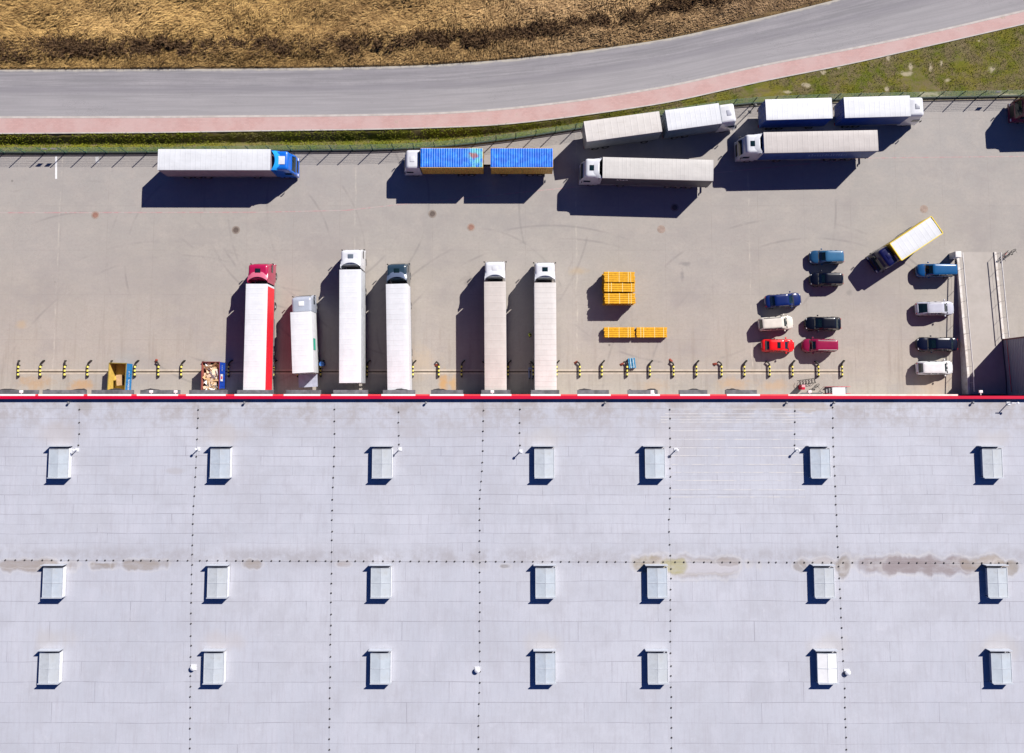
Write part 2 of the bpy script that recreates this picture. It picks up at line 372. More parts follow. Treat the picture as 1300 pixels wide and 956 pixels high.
dry = np.clip(.02+1.0*vp_b+.4*fbm(vp[:, 0], vp[:, 1], .25, 35)+rng.normal(0, .1, N), 0, .8)[:, None]
cg = np.array([[.115, .15, .010]])*(1-tn)+np.array([[.26, .27, .02]])*tn
cg = cg*(1-dry)+np.array([[.27, .205, .13]])*dry
blades('verge_grass', vp, rng.uniform(.07, .17, N)*(1+1.2*dd), rng.uniform(.03, .07, N), rng.uniform(0, 6.28, N), np.clip(rng.normal(.55, .2, N), .05, .95), cg, BM, ('short green and olive grass on the verge between paved path and fence', 'grass'))

# yard ------------------------------------------------------------
FY = P(650, 503.5, 5).y       # plane of the warehouse front
n = NT('yard_concrete'); x = n.sep()
yy = n.mapr(x[1], FY, 30, 0, 1, False)
c1 = n.mix(yy, (.40, .353, .29), (.338, .32, .303))
c = n.mix(n.mapr(n.noise(.09, 6, .6), .3, .7, 0, .5), c1, (.37, .345, .325))
c = n.mix(n.mapr(n.noise(.45, 7, .72), .38, .7, 0, .5), c, (.43, .385, .345))
c = n.mix(n.mapr(n.noise(3.2, 6, .8), .4, .75, 0, .45), c, (.27, .245, .23))
c = n.mix(n.mapr(n.noise(.05, 7, .7, n.map((1, 2.2, 1))), .45, .65, 0, .4), c, (.30, .275, .265))
c = n.mix(n.mapr(n.noise(.16, 6, .7, n.map(loc=(31, 7, 0))), .48, .72, 0, .55), c, (.29, .265, .255))
c = n.mix(n.mapr(n.noise(22, 3, .8), .35, .8, 0, .3), c, (.26, .24, .22))
c = n.mix(n.mapr(n.noise(1.3, 6, .75, n.map((.3, 1.4, 1), (0, 0, .4))), .55, .78, 0, .35), c, (.45, .41, .37))
# concrete bay joints
def joint(coord, step, wdt, off=0):
    ph = n.math('FRACT', n.math('MULTIPLY', n.math('ADD', coord, off), 1/step))
    return n.mapr(n.math('ABSOLUTE', n.math('SUBTRACT', ph, .5)), wdt/step, 0)
jn = n.math('MAXIMUM', joint(x[0], 5.8, .035, 1.2), joint(x[1], 5.6, .035, .7))
c = n.mix(n.math('MULTIPLY', jn, n.mapr(n.noise(.3, 4), .4, .7, .2, .65)), c, (.23, .205, .19))
ck = n.noise(.35, 7, .8, n.map((1, 1, 1), (0, 0, .3), (3, 8, 0)), .6)
c = n.mix(n.math('MULTIPLY', n.mapr(n.math('ABSOLUTE', n.math('SUBTRACT', ck, .5)), .0035, 0), n.mapr(n.noise(.08, 3), .52, .6, 0, .55)), c, (.17, .155, .15))
wear = n.math('MULTIPLY', n.mapr(x[1], FY+17, FY+2, 0, 1), n.mapr(n.noise(.8, 5, .7, n.map((1.5, .12, 1))), .48, .7, 0, .55))
c = n.mix(wear, c, (.27, .235, .205))
for px_ in (73, 450, 732, 952):     # pale repaired joints
    X = P(px_, 330).x
    ln = n.mapr(n.math('ABSOLUTE', n.math('SUBTRACT', x[0], n.math('ADD', n.math('MULTIPLY', n.noise(.4, 3), .5), X-.25))), .13, .03)
    c = n.mix(n.math('MULTIPLY', ln, n.mapr(n.noise(.5, 6, .7), .42, .66, 0, .45)), c, (.56, .51, .43))
def arcs(c):
    for (cx, cy, r) in ((90, 470, 240), (110, 470, 200), (290, 330, 130), (300, 330, 162), (520, 250, 230), (540, 255, 200), (600, 410, 120), (860, 260, 200), (1010, 520, 240), (1040, 520, 215), (200, 560, 250), (220, 560, 232), (700, 560, 270), (715, 560, 253), (395, 250, 120), (402, 254, 142)):
        p = P(cx, cy); d = n.math('SQRT', n.math('ADD', n.math('POWER', n.math('SUBTRACT', x[0], p.x), 2), n.math('POWER', n.math('SUBTRACT', x[1], p.y), 2)))
        k = n.mapr(n.math('ABSOLUTE', n.math('SUBTRACT', d, r/10.1)), .2, .05)
        c = n.mix(n.math('MULTIPLY', k, n.mapr(n.noise(.14, 4, .6, n.map(loc=(cx, cy, 0))), .47, .64, 0, .38)), c, (.2, .185, .18))
    return c
c = arcs(c)
def ell(n, x, px, py, rx, ry, h, lo=1.12, hi=.75, nz=None, amp=.5):
    p = P(px, py, h)
    dx = n.math('DIVIDE', n.math('SUBTRACT', x[0], p.x), rx); dy = n.math('DIVIDE', n.math('SUBTRACT', x[1], p.y), ry)
    d = n.math('SQRT', n.math('ADD', n.math('MULTIPLY', dx, dx), n.math('MULTIPLY', dy, dy)))
    d = n.math('ADD', d, n.math('MULTIPLY', n.math('SUBTRACT', nz, .5), amp))
    return n.mapr(d, lo, hi), d
nz = n.noise(.9, 6, .7)
for (px_, py_, rx, ry, cc, am) in ((45, 486, 2.2, .9, (.42, .25, .12), .55), (104, 490, 1.6, .9, (.45, .25, .10), .7), (28, 412, .8, .6, (.45, .33, .2), .5), (563, 487, .7, 1.4, (.48, .27, .1), .8), (576, 489, .5, 1.3, (.5, .3, .12), .7), (930, 488, 2, .9, (.48, .3, .16), .5), (985, 490, 2.2, .8, (.47, .3, .17), .5), (733, 344, 1.3, .5, (.42, .32, .2), .5), (594, 358, .8, .8, (.2, .18, .17), .5),
                                  (870, 335, .7, .25, (.18, .17, .17), .5), (866, 350, .25, .8, (.18, .17, .17), .5), (1078, 372, .4, .4, (.2, .19, .18), .5), (530, 460, 2.5, 2, (.45, .36, .26), .5), (250, 300, 5, 1.6, (.30, .275, .26), .4), (830, 490, 2.2, .8, (.46, .32, .2), .4), (1185, 490, 3, 2.6, (.5, .36, .25), .35), (420, 320, 6, 2, (.29, .26, .25), .4), (640, 280, 7, 1.5, (.29, .27, .26), .4)):
    k, _ = ell(n, x, px_, py_, rx*1.1, ry*1.1, 0, 1.25, .1, nz=nz, amp=2.4); c = n.mix(n.math('MULTIPLY', k, am), c, cc)
# small dark drops
vo = n.t.nodes.new('ShaderNodeTexVoronoi'); vo.inputs['Scale'].default_value = .16; n.link(n.tc.outputs['Object'], vo.inputs['Vector'])
c = n.mix(n.mapr(vo.outputs['Distance'], .04, .01, 0, .8), c, (.10, .09, .085))
n.bump(n.noise(10, 5, .7), .25, .01)
YM = n.out(c, .85, spec=.25)
g = MB(); A = W('ke', 0, 0)
g.grid([[(p[0], FY-1+(p[1]-FY+1)*j/4, 0) for j in range(5)] for p in A])
tag(g.build('yard', YM), kind='structure')
kerb('yard_kerb', 'ke', .10, -.06, -.2, .05, mat('dark_kerb', (.06, .05, .055), .8))
n = NT('sand_strip'); c = n.mix(n.mapr(n.noise(1.6, 6, .7), .35, .65), (.44, .36, .26), (.20, .19, .06)); n.bump(n.noise(8, 4), .5, .03); SM = n.out(c, .95)
strip('gravel_strip', W('fe', -.0, -.0), W('ke', .08, 0.0), SM)

def line_mark(name, pts, wd, m, z=.004):
    g = MB(); ps = [P(*p) for p in pts]
    for a, b in zip(ps, ps[1:]):
        d = (b-a).normalized(); s = Vector((-d.y, d.x, 0))*wd/2
        g.add([(*(a-s).xy, z), (*(b-s).xy, z), (*(b+s).xy, z), (*(a+s).xy, z)], [(0, 1, 2, 3)])
    return tag(g.build(name, m), kind='structure')
n = NT('worn_red_line'); RLM = n.out(n.mix(n.mapr(n.noise(1.2, 6, .7), .38, .62), (.40, .36, .335), (.42, .25, .25)), .8)
line_mark('yard_line', [(-500, 271), (330, 269.5)], .14, RLM); line_mark('yard_line', [(330, 269.5), (440, 267), (495, 261)], .12, RLM, .0045); line_mark('yard_line', [(495, 261), (1095, 200.8), (1700, 194)], .11, RLM, .005)
WLM = mat('white_line_paint', (.75, .75, .75), .7, var=.05)
line_mark('yard_marking', [(71.3, 198.5), (71.3, 227)], .24, WLM, .006)
line_mark('yard_marking', [(123, 199), (124, 207)], .45, mat('faded_white_paint', (.5, .49, .48), .8, var=.2), .007)

# drain channel with pale concrete shoulders
DY = P(650, 472).y; x0 = P(23, 472).x; x1 = P(1070, 472).x
n = NT('pale_concrete'); x = n.sep()
PCM = n.out(n.mix(n.mapr(n.noise(1.0, 6, .7), .3, .7), (.41, .35, .28), (.52, .45, .37)), .85)
g = MB(); g.b2(x0, x1, DY-.30, DY+.30, -.05, .008); tag(g.build('drain_surround', PCM), kind='structure')
g = MB(); g.b2(x0, x1, DY-.075, DY+.075, -.04, .016); ob = g.build('drain_channel', mat('drain_grate', (.055, .04, .025), .7, var=.3, scale=4), bevel=0); tag(ob, kind='structure')

# ---------------------------------------------------------------- warehouse
RZ = 10.0; XL, XR = -95, 95; DEPTH = 75
wh = empty('warehouse', (0, FY, 0), label='long warehouse with pale grey membrane roof and red edge along the docks', cat='warehouse')
def rel(p): return (p[0], p[1]-FY, p[2])
n = NT('facade_panel'); x = n.sep(); ph = n.math('FRACT', n.math('MULTIPLY', x[2], 1.0))
c = n.mix(n.mapr(n.math('ABSOLUTE', n.math('SUBTRACT', ph, .5)), .03, 0), (.55, .55, .56), (.3, .3, .31)); WM = n.out(c, .5)
g = MB(); g.b2(XL, XR, -DEPTH, 0, 0, RZ-.004); g.build('wall', WM, wh)
# roof membrane
n = NT('roof_membrane'); x = n.sep(n.map(loc=(0, FY, 0)))
def brick(wd, rh, off, mort):
    b = n.t.nodes.new('ShaderNodeTexBrick'); b.offset = 0; sp = n.sep(n.map(loc=off)); cb_ = n.t.nodes.new('ShaderNodeCombineXYZ')
    yw = n.math('ADD', sp[1], n.math('MULTIPLY', n.math('SUBTRACT', n.noise(.12, 2), .5), .35))
    rw = n.white(n.math('FLOOR', n.math('DIVIDE', yw, rh))); n.link(n.math('ADD', sp[0], n.math('MULTIPLY', rw, wd*3)), cb_.inputs[0]); n.link(yw, cb_.inputs[1]); n.link(cb_.outputs[0], b.inputs[0])
    b.inputs['Scale'].default_value = 1; b.inputs['Brick Width'].default_value = wd; b.inputs['Row Height'].default_value = rh
    b.inputs['Mortar Size'].default_value = mort; b.inputs['Mortar Smooth'].default_value = .4
    b.inputs['Color1'].default_value = (.0, .0, .0, 1); b.inputs['Color2'].default_value = (1, 1, 1, 1); b.inputs['Mortar'].default_value = (.5, .5, .5, 1)
    return b
wob = 0
bA = brick(14, 1.04, (0, .3, 0), .038); bB = brick(19, 2.12, (4, .9, 0), .04)
half = n.mapr(x[1], P(650, 700, RZ).y-.01, P(650, 700, RZ).y+.01, 1, 0)
seam = n.math('ADD', n.math('MULTIPLY', bA.outputs['Fac'], n.math('SUBTRACT', 1, half)), n.math('MULTIPLY', bB.outputs['Fac'], half))
tone = n.mix(half, bA.outputs[0], bB.outputs[0])
c = n.mix(n.mapr(n.noise(.07, 5, .6), .3, .7), (.445, .458, .515), (.50, .512, .565))
tb = n.t.nodes.new('ShaderNodeRGBToBW'); n.link(tone, tb.inputs[0])
c = n.mix(n.math('MULTIPLY', tb.outputs[0], .35), c, (.405, .42, .47))
c = n.mix(n.mapr(n.noise(.5, 6, .72, n.map((1, .35, 1))), .42, .75, 0, .4), c, (.54, .54, .60))
c = n.mix(n.mapr(n.noise(9, 4, .7), .4, .8, 0, .3), c, (.36, .355, .39))
c = n.mix(n.mapr(n.noise(.22, 7, .75, n.map(loc=(9, 2, 0))), .42, .68, 0, .5), c, (.385, .385, .42))
c = n.mix(n.mapr(n.noise(.6, 7, .8, n.map(loc=(1, 22, 0))), .55, .75, 0, .55), c, (.56, .565, .61))
c = n.mix(n.mapr(n.noise(2.2, 6, .75, n.map((1.6, .12, 1))), .45, .72, 0, .5), c, (.37, .36, .40))
c = n.mix(n.math('MULTIPLY', seam, n.math('MULTIPLY', n.mapr(n.noise(.35, 5, .65), .35, .65, .25, .95), n.mapr(n.white(n.math('FLOOR', n.math('DIVIDE', x[1], .8))), 0, 1, .45, 1))), c, (.29, .285, .325))
# grime by the parapet and along the valley
nz = n.noise(.55, 7, .7)
pg = n.math('MULTIPLY', n.mapr(x[1], FY-6, FY-.3, 0, 1), n.mapr(nz, .38, .66))
c = n.mix(n.math('MULTIPLY', pg, .85), c, (.33, .30, .295))
VY = P(650, 713, RZ).y
vg = n.mapr(n.math('ABSOLUTE', n.math('SUBTRACT', x[1], VY+.5)), 1.6, .1)
c = n.mix(n.math('MULTIPLY', vg, n.mapr(nz, .36, .66, 0, .7)), c, (.33, .315, .33))
nz2 = n.noise(.62, 3, .5, n.map((1, .35, 1)))
for (px_, py_, rx, ry, cc, am) in ((28, 718, 4.6, .62, (.30, .255, .225), .85), (131, 718.5, 1.15, .45, (.27, .23, .20), .85), (178, 717.5, 2.9, .6, (.29, .25, .22), .8), (322, 717, 1.0, .45, (.30, .26, .23), .8), (437, 716, .8, .35, (.33, .28, .25), .6), (20, 716, 6, .35, (.33, .30, .29), .5),
                                  (640, 719, .6, .3, (.25, .23, .22), .8), (612, 717, .7, .4, (.4, .39, .4), .5), (822, 717, 1.6, .8, (.28, .235, .16), .9), (880, 719, 5.2, 1.0, (.33, .29, .27), .7), (893, 720, 3.9, .55, (.5, .49, .53), .8), (856, 719, 1.25, .75, (.36, .33, .15), .75), (925, 713, 1.5, .4, (.30, .26, .24), .6),
                                  (1015, 719, .7, .5, (.27, .24, .22), .8), (1042, 714, 1.8, .5, (.36, .32, .30), .6), (1070, 718.5, 1.0, 1.0, (.27, .235, .205), .8), (1135, 718, 4.6, .85, (.29, .25, .25), .9), (1185, 719, 5.0, .9, (.27, .23, .235), .92), (1250, 716, 2.4, .7, (.30, .25, .21), .75), (1282, 720, 1.2, .7, (.26, .22, .18), .75),
                                  (62, 722, 1, .3, (.3, .25, .2), .6), (860, 550, 4, 3, (.44, .41, .41), .35), (280, 552, 2.6, 1.0, (.42, .385, .37), .5), (75, 552, 2.2, 1.2, (.43, .40, .40), .5), (690, 556, 2.4, 1.0, (.44, .41, .39), .4), (1260, 556, 2, .8, (.44, .41, .40), .4), (280, 815, 2.4, 1.0, (.44, .40, .39), .4), (690, 818, 2.2, 1.1, (.44, .41, .39), .4), (1050, 820, 2.4, 1.1, (.44, .41, .39), .4), (1265, 822, 2.4, 1.1, (.44, .41, .39), .4), (65, 810, 2.2, 1.2, (.44, .41, .39), .4),
                                  (525, 550, 1, .5, (.38, .36, .38), .4), (220, 598, 1.2, .3, (.38, .36, .37), .5), (1030, 517, 2.2, .5, (.38, .33, .29), .7), (975, 517, 2.5, .5, (.36, .33, .31), .6)):
    k, d = ell(n, x, px_, py_, rx*1.08, ry*1.15, RZ, 1.12, .70, nz2, 2.2)
    k = n.math('MULTIPLY', k, n.mapr(n.noise(1.3, 6, .7, n.map((.5, 1.6, 1))), .3, .62, .55, 1))
    ring = n.math('MULTIPLY', n.mapr(d, 1.35, 1.1), n.mapr(d, .93, 1.1))
    if 700 < py_ < 730: c = n.mix(n.math('MULTIPLY', ring, .32), c, (.53, .51, .50))
    c = n.mix(n.math('MULTIPLY', k, am) if am > .5 else n.math('MULTIPLY', n.mapr(d, 1.3, .3), am), c, cc)
n.bump(n.math('ADD', seam, n.math('MULTIPLY', n.noise(1.2, 4), .6)), .35, .02)
RM = n.out(c, .6, spec=.3)
g = MB(); g.add([(XL, -DEPTH, RZ), (XR, -DEPTH, RZ), (XR, -.2, RZ), (XL, -.2, RZ)], [(0, 1, 2, 3)]); roof = g.build('roof', RM, wh)
# parapet: red coping, dark inner face
PH = .42
g = MB(); g.b2(XL, XR, -.29, .045, RZ+PH-.05, RZ+PH); g.build('coping', M['red_paint'], wh)
g = MB(); g.b2(XL, XR, -.26, .02, RZ-.5, RZ+PH-.052); g.build('parapet', mat('parapet_sheet', (.25, .26, .3), .5), wh)
g = MB(); g.b2(XL, XR, .003, .02, 5.2, 9.2); g.build('fascia_band', mat('fascia_red', (.56, .01, .04), .5, var=.05), wh)
# dock shelters, doors under them
docks = [37, 96.5, 156, 215, 275, 332, 392, 451, 509, 571, 630, 691, 750, 810, 870, 930]
sh_px = [(-5, 48), (54, 109), (116, 169), (178, 228), (240, 288), (301, 347), (363, 407), (423, 467), (486, 527), (547, 588), (611, 648), (674, 710), (733, 773), (797, 835), (862, 898), (921, 961)]
WTM = mat('white_trim', (.8, .8, .8), .4, var=.03); SHM = mat('shelter_rubber', (.12, .125, .14), .7, var=.35, scale=1.2); SHF = mat('shelter_curtain', (.03, .03, .032), .8); DRM = mat('dock_door_sheet', (.6, .61, .62), .5, var=.05)
for i, (a, b) in enumerate(sh_px):
    xa, xb = P(a, 499, 4.5).x, P(b, 499, 4.5).x
    g = MB(); g.b2(xa, xb, .27, .78, 4.25, 4.5); g.b2(xa+.02, xa+.28, .02, .2, 0.9, 4.25); g.b2(xb-.28, xb-.02, .02, .2, .9, 4.25)
    # sagging membrane on the frame
    g.grid([[(xa+.05+(xb-xa-.1)*u/8, .31+.43*v/4, 4.505+.02*math.sin(u*1.9+i)*math.sin(v*1.2)) for v in range(5)] for u in range(9)])
    g.f[-32:] = [f[::-1] for f in g.f[-32:]]
    sh = g.build('dock_shelter', SHM, wh, smooth=30)
    g = MB(); g.b2(xa+.28, xb-.28, .14, .17, 3.4, 4.25); g.build('shelter_curtain', SHF, sh)
    if i not in (5, 6, 7, 10, 11):
        kk = 14; rf = random.Random(i*7+1); hh = [max(.0, .16*math.sin(2.2*u/kk*3+i*2.1)+rf.uniform(-.02, .05)) for u in range(kk+1)]; hh[0] = hh[-1] = 0
        g = MB(); g.grid([[(xa+.05+(xb-xa-.1)*u/kk, .775+hh[u]*c_, 4.49-.35*c_**1.5) for c_ in (1, .6, 0)] for u in range(kk+1)]); g.build('shelter_flap', SHF, sh)
    g = MB(); g.b2(xa-.05, xb+.12, .022, .285, 4.9, 5.25); g.build('shelter_hood', WTM, sh)
    g = MB(); g.b2(xa+.3, xb-.3, .004, .06, 1.2, 4.2); [g.b2(xa+.3, xb-.3, .06, .075, 1.2+.5*k, 1.22+.5*k) for k in range(1, 6)]; g.build('dock_door', DRM, wh)
    [B('dock_buffer', M['rubber'], wh, (q, q+.25, .0, .18, .85, 1.2)) for q in (xa+.35, xb-.6)]
g = MB(); g.b2(XL, P(1000, 499, 5).x, .022, .27, 5.0, 5.18)
g.build('ledge', mat('ledge_red', (.62, .06, .07), .5), wh)
g = MB(); g.b2(P(1000, 499, 5).x, P(1215, 499, 5).x, .022, .27, 5.0, 5.18); g.build('ledge', mat('ledge_pale', (.75, .68, .62), .5), wh)
# floodlights on the front
LPM = mat('floodlight_case', (.75, .76, .78), .35)
for px_ in (27, 192, 223, 625, 828, 1028, 1245):
    c = P(px_, 499.5, 6.2); c = (c.x, 0.36)
    g = MB(); g.b2(c[0]-.2, c[0]+.2, .42, .72, 6.15, 6.3); g.b2(c[0]-.04, c[0]+.04, .16, .45, 6.18, 6.24)
    if px_ in (828,): g.b2(c[0]-.2, c[0]+.28, .3, .42, 6.2, 6.3)
    g.build('floodlight', LPM, wh, bevel=.02)
# sealing strips
ys = [513.5, 519.4, 525.3, 529.5, 533, 536, 547, 558, 568.5, 578.6, 589.6, 599.8, 610, 621.8, 631]; g = MB()
for k, y_ in enumerate(ys):
    p0 = P(852 if y_ > 540 else 838+random.uniform(0, 12), y_, RZ); p1 = P(1036-random.uniform(0, 12) if y_ < 600 else 1022, y_, RZ)
    if y_ < 515: continue
    g.box(((p0.x+p1.x)/2, p0.y-FY, RZ+.004), (p1.x-p0.x, .085, .008))
n = NT('seal_strip'); g.build('seam_strip', n.out(n.mix(n.mapr(n.noise(.7, 6, .7), .36, .62), (.44, .45, .50), (.58, .56, .55)), .6), wh)
# skylights
SKY = [(588, [75, 280, 485.5, 691.5, 832, 1042, 1260.5]), (739.5, [67.5, 276.5, 484, 693, 835, 1047, 1267]), (848, [63, 272, 483.5, 693, 835.5, 1051, 1272])]
n = NT('skylight_panel'); x = n.sep()
SKM = n.out(n.mix(n.mapr(n.noise(.9, 4), .3, .7), (.40, .46, .53), (.48, .53, .58)), .55, 0, 0, .3)
SKW = mat('skylight_panel_white', (.74, .74, .75), .35, var=.04)
SFM = mat('skylight_metal', (.50, .53, .58), .45, .1, var=.06); SEM = mat('skylight_upstand', (.35, .37, .42), .6)
def skylight():
    hx, hy = 1.05, 1.55
    g = MB(); g.b2(-hx+.08, hx-.08, -hy+.08, hy-.08, 0, .48); base = g.build('skylight', SEM, wh)
    g = MB()
    g.add([(-hx, -hy, .56), (0, -hy, .66), (0, hy, .66), (-hx, hy, .56)], [(0, 1, 2, 3)]); g.add([(0, -hy, .66), (hx, -hy, .56), (hx, hy, .56), (0, hy, .66)], [(0, 1, 2, 3)])
    g.add([(-hx, -hy, .56), (0, -hy, .66), (hx, -hy, .56), (hx, -hy, .48), (-hx, -hy, .48)], [(0, 4, 3, 2, 1)]); g.add([(-hx, hy, .56), (0, hy, .66), (hx, hy, .56), (hx, hy, .48), (-hx, hy, .48)], [(0, 1, 2, 3, 4)])
    g.add([(-hx, -hy, .48), (-hx, -hy, .56), (-hx, hy, .56), (-hx, hy, .48)], [(0, 1, 2, 3)][::-1]); g.add([(hx, -hy, .48), (hx, -hy, .56), (hx, hy, .56), (hx, hy, .48)], [(3, 2, 1, 0)])
    g.build('glazing', SKM, base)
    g = MB(); g.b2(-.02, .02, -hy, hy, .655, .672)
    for y_ in (-.05, -hy-.02, hy+.02): g.box((-hx/2, y_, .62), (hx*1.005, .05, .03), ry=-.095); g.box((hx/2, y_, .62), (hx*1.005, .05, .03), ry=.095)
    g.b2(-hx-.03, -hx+.02, -hy, hy, .55, .585); g.b2(hx-.02, hx+.03, -hy, hy, .55, .585)
    g.build('glazing_bar', SFM, base)
    for (a, b, c_, d) in ((-hx-.24, hx+.1, hy+.33, hy+.37), (-hx-.02, hx+.1, -hy-.10, -hy-.065)):
        g = MB(); g.b2(a, b, c_, d, .05, .80); g.box(((a+b)/2, (c_+d)/2, .80), (b-a, .09, .03)); g.build('wind_deflector', SFM, base)
    g = MB(); g.b2(hx, hx+.06, -hy-.04, hy+.10, .05, .575); g.build('side_cheek', mat('skylight_cheek', (.66, .67, .70), .4) if 'skylight_cheek' not in bpy.data.materials else bpy.data.materials['skylight_cheek'], base)
    for y_ in (-1.2, 0, 1.2):
        pass
    return base
sk0 = skylight(); first = True
for r, (py_, xs_) in enumerate(SKY):
    for j, px_ in enumerate(xs_):
        p = P(px_, py_, RZ+.6)
        o = sk0 if first else copy_tree(sk0, wh)
        o.location = (p.x-.04, p.y-FY, RZ); o.scale = (1.0, .97, 1.08); first = False
        for ch in o.children:
            if ch.name.startswith('glazing') and 'bar' not in ch.name:
                q = (r*7+j*3) % 4; nm = f'skylight_panel_{q}'
                if nm not in bpy.data.materials: mat(nm, ((.45, .50, .55), (.47, .51, .55), (.46, .49, .52), (.43, .48, .54))[q], .5, var=.08, scale=1.2+q*.3, dirt=(.34, .34, .33))
                ch.data = ch.data.copy(); ch.data.materials[0] = bpy.data.materials[nm]
        if (r, j) == (2, 5):
            for ch in o.children:
                if ch.name.startswith('glazing') and 'bar' not in ch.name: ch.data = ch.data.copy(); ch.data.materials[0] = SKW
# lightning conductors: thin wire on small blocks
CM = mat('conductor_block', (.05, .045, .045), .8)
def conductor(pts, step=.9):
    g = MB(); ps = [P(a, b, RZ) for a, b in pts]; ps = [Vector((p.x, p.y-FY, RZ)) for p in ps]
    for a, b in zip(ps, ps[1:]):
        L = (b-a).length; k = max(1, int(L/step)); dr = (b-a)
        g.tube([a+Vector((0, 0, .06)), b+Vector((0, 0, .06))], .004, 4)
        for i in range(k):
            q = a+dr*((i+.5+random.uniform(-.12, .12))/k); g.box((q.x+random.uniform(-.03, .03), q.y, RZ+.035), (.16, .16, .07), random.uniform(0, 1.5), .75)
    g.build('lightning_conductor', CM, wh)
for pts in ([(252, 514), (250, 575), (245, 660), (243, 760), (242, 866), (241, 970)], [(425, 513), (425, 560), (422, 640), (421, 720), (419, 866), (418, 970)], [(614, 513), (613, 580), (609, 640), (609, 720), (609, 860), (607, 970)],
            [(850.5, 513), (851, 600), (851, 640), (849, 668), (852, 715), (851, 780), (852, 866), (853, 970)], [(1057, 512), (1058, 560), (1060, 610), (1064, 700), (1066, 740), (1070, 830), (1072, 866), (1075, 970)],
            [(101, 514), (101, 545), (99, 571)], [(506, 514), (506, 545), (507, 571)], [(660, 514), (660, 571)], [(1009, 514), (1009, 572)]):
    conductor(pts, 1.02)
xsA = [-400, 0, 245, 421, 609, 850, 1064, 1300, 1700]
for a, b in zip(xsA, xsA[1:]): conductor([(a+2, 711+(a/1300)*4), (b-2, 711+(b/1300)*4)], .98)
VPM = mat('vent_white', (.7, .71, .74), .4)
for px_, py_ in ((98, 571), (252, 570), (508, 570), (661, 573), (858, 571), (1011, 571)):
    p = P(px_, py_, RZ); g = MB(); g.tube([(0, 0, 0), (0, 0, .8)], .06, 8); g.lathe([(0, .92), (.13, .88), (.15, .80), (0, .80)][::-1], n=12); g.box((.0, 0, .03), (.4, .4, .05))
    o = g.build('vent_pipe', VPM, wh, smooth=40); o.location = (p.x, p.y-FY, RZ)
for px_, py_ in ((246, 847), (606, 850), (1075, 853)):
    p = P(px_, py_, RZ); g = MB(); g.lathe([(0, .42), (.2, .4), (.3, .32), (.3, .26), (.18, .25), (.18, 0)][::-1], n=16); g.box((0, 0, .03), (.6, .6, .06))
    o = g.build('roof_cowl', VPM, wh, smooth=40); o.location = (p.x, p.y-FY, RZ)
for px_ in (88, 311, 541, 768, 998, 1058, 1234):
    p = P(px_, 511.5, RZ); g = MB(); g.lathe([(0, .36), (.11, .34), (.14, .26), (.08, .2), (.08, 0)][::-1], n=12); o = g.build('roof_outlet', M['grey'], wh, smooth=40); o.location = (p.x, p.y-FY, RZ+.0)
p = P(1287, 510, RZ+1); g = MB(); g.tube([(0, 0, 0), (0, 0, 1.25)], .05, 8); g.tube([(-.35, 0, 1.2), (.35, 0, 1.2)], .045, 8); g.lathe([(0, .12), (.12, .08), (.12, 0), (0, 0)][::-1], (.3, 0, 1.22), n=12); g.box((0, 0, .03), (.4, .4, .06))
o = g.build('antenna_mast', VPM, wh, smooth=40); o.location = (p.x, -.75, RZ)
# projecting wing at the right end
BX = 60.1; BY0 = P(1272, 431, .75).y-FY
n = NT('wing_cladding'); x = n.sep(); ph = n.math('FRACT', n.math('MULTIPLY', x[2], 3.2))
n.bump(n.mapr(n.math('ABSOLUTE', n.math('SUBTRACT', ph, .5)), .1, .4), 1, .05)
WCM = n.out(n.mix(n.mapr(n.math('ABSOLUTE', n.math('SUBTRACT', ph, .5)), .2, .35), (.30, .31, .36), (.22, .23, .28)), .5)
g = MB(); g.b2(BX, XR, .17, BY0, 0, RZ+.3); g.build('wing', WCM, wh)
g = MB(); g.b2(BX-.04, XR, .15, BY0+.05, RZ+.3, RZ+.42); g.build('wing_roof', mat('wing_roof_sheet', (.45, .45, .5), .5), wh)
g = MB(); g.b2(BX-.05, BX-.002, BY0-.12, BY0+.05, 0, RZ+.29); g.build('corner_trim', mat('corner_trim_maroon', (.12, .02, .04), .5), wh)
g = MB(); g.tube([(BX-.12, BY0-.1, 1.75), (BX-.12, .6, 2.2)], .03, 8); g.build('wall_rail', M['red_paint'], wh, smooth=40)
g = MB(); g.b2(P(1232, 500).x, P(1262, 500).x, .004, .08, 1.25, 5.0); g.build('ramp_door', DRM, wh)
# small entrance: canopy and door
a, b = P(1057, 495, 2.7).x, P(1073, 495, 2.7).x
g = MB(); g.b2(a, b, .15, 1.1, 2.62, 2.7); g.b2(a, b, 1.08, 1.11, 2.55, 2.72); g.build('door_canopy', WTM, wh)
g = MB(); g.b2(a+.2, b-.2, .004, .05, .5, 2.5); g.build('entrance_door', mat('grey_door', (.3, .31, .33), .5), wh)
a, b = P(1010, 498, 2.4).x, P(1044, 498, 2.4).x
g = MB(); g.add([(a-.0, .15, 2.4), (b, .15, 2.4), (b, .5, 2.3), (a+.8, .5, 2.3)], [(0, 1, 2, 3)]); g.add([(a, .15, 2.37), (b, .15, 2.37), (b, .5, 2.27), (a+.8, .5, 2.27)], [(3, 2, 1, 0)]); g.b2(a+.1, b-.1, .15, .2, 2.1, 2.36)
g.build('lean_to_roof', mat('lean_to_felt', (.1, .1, .1), .8), wh)

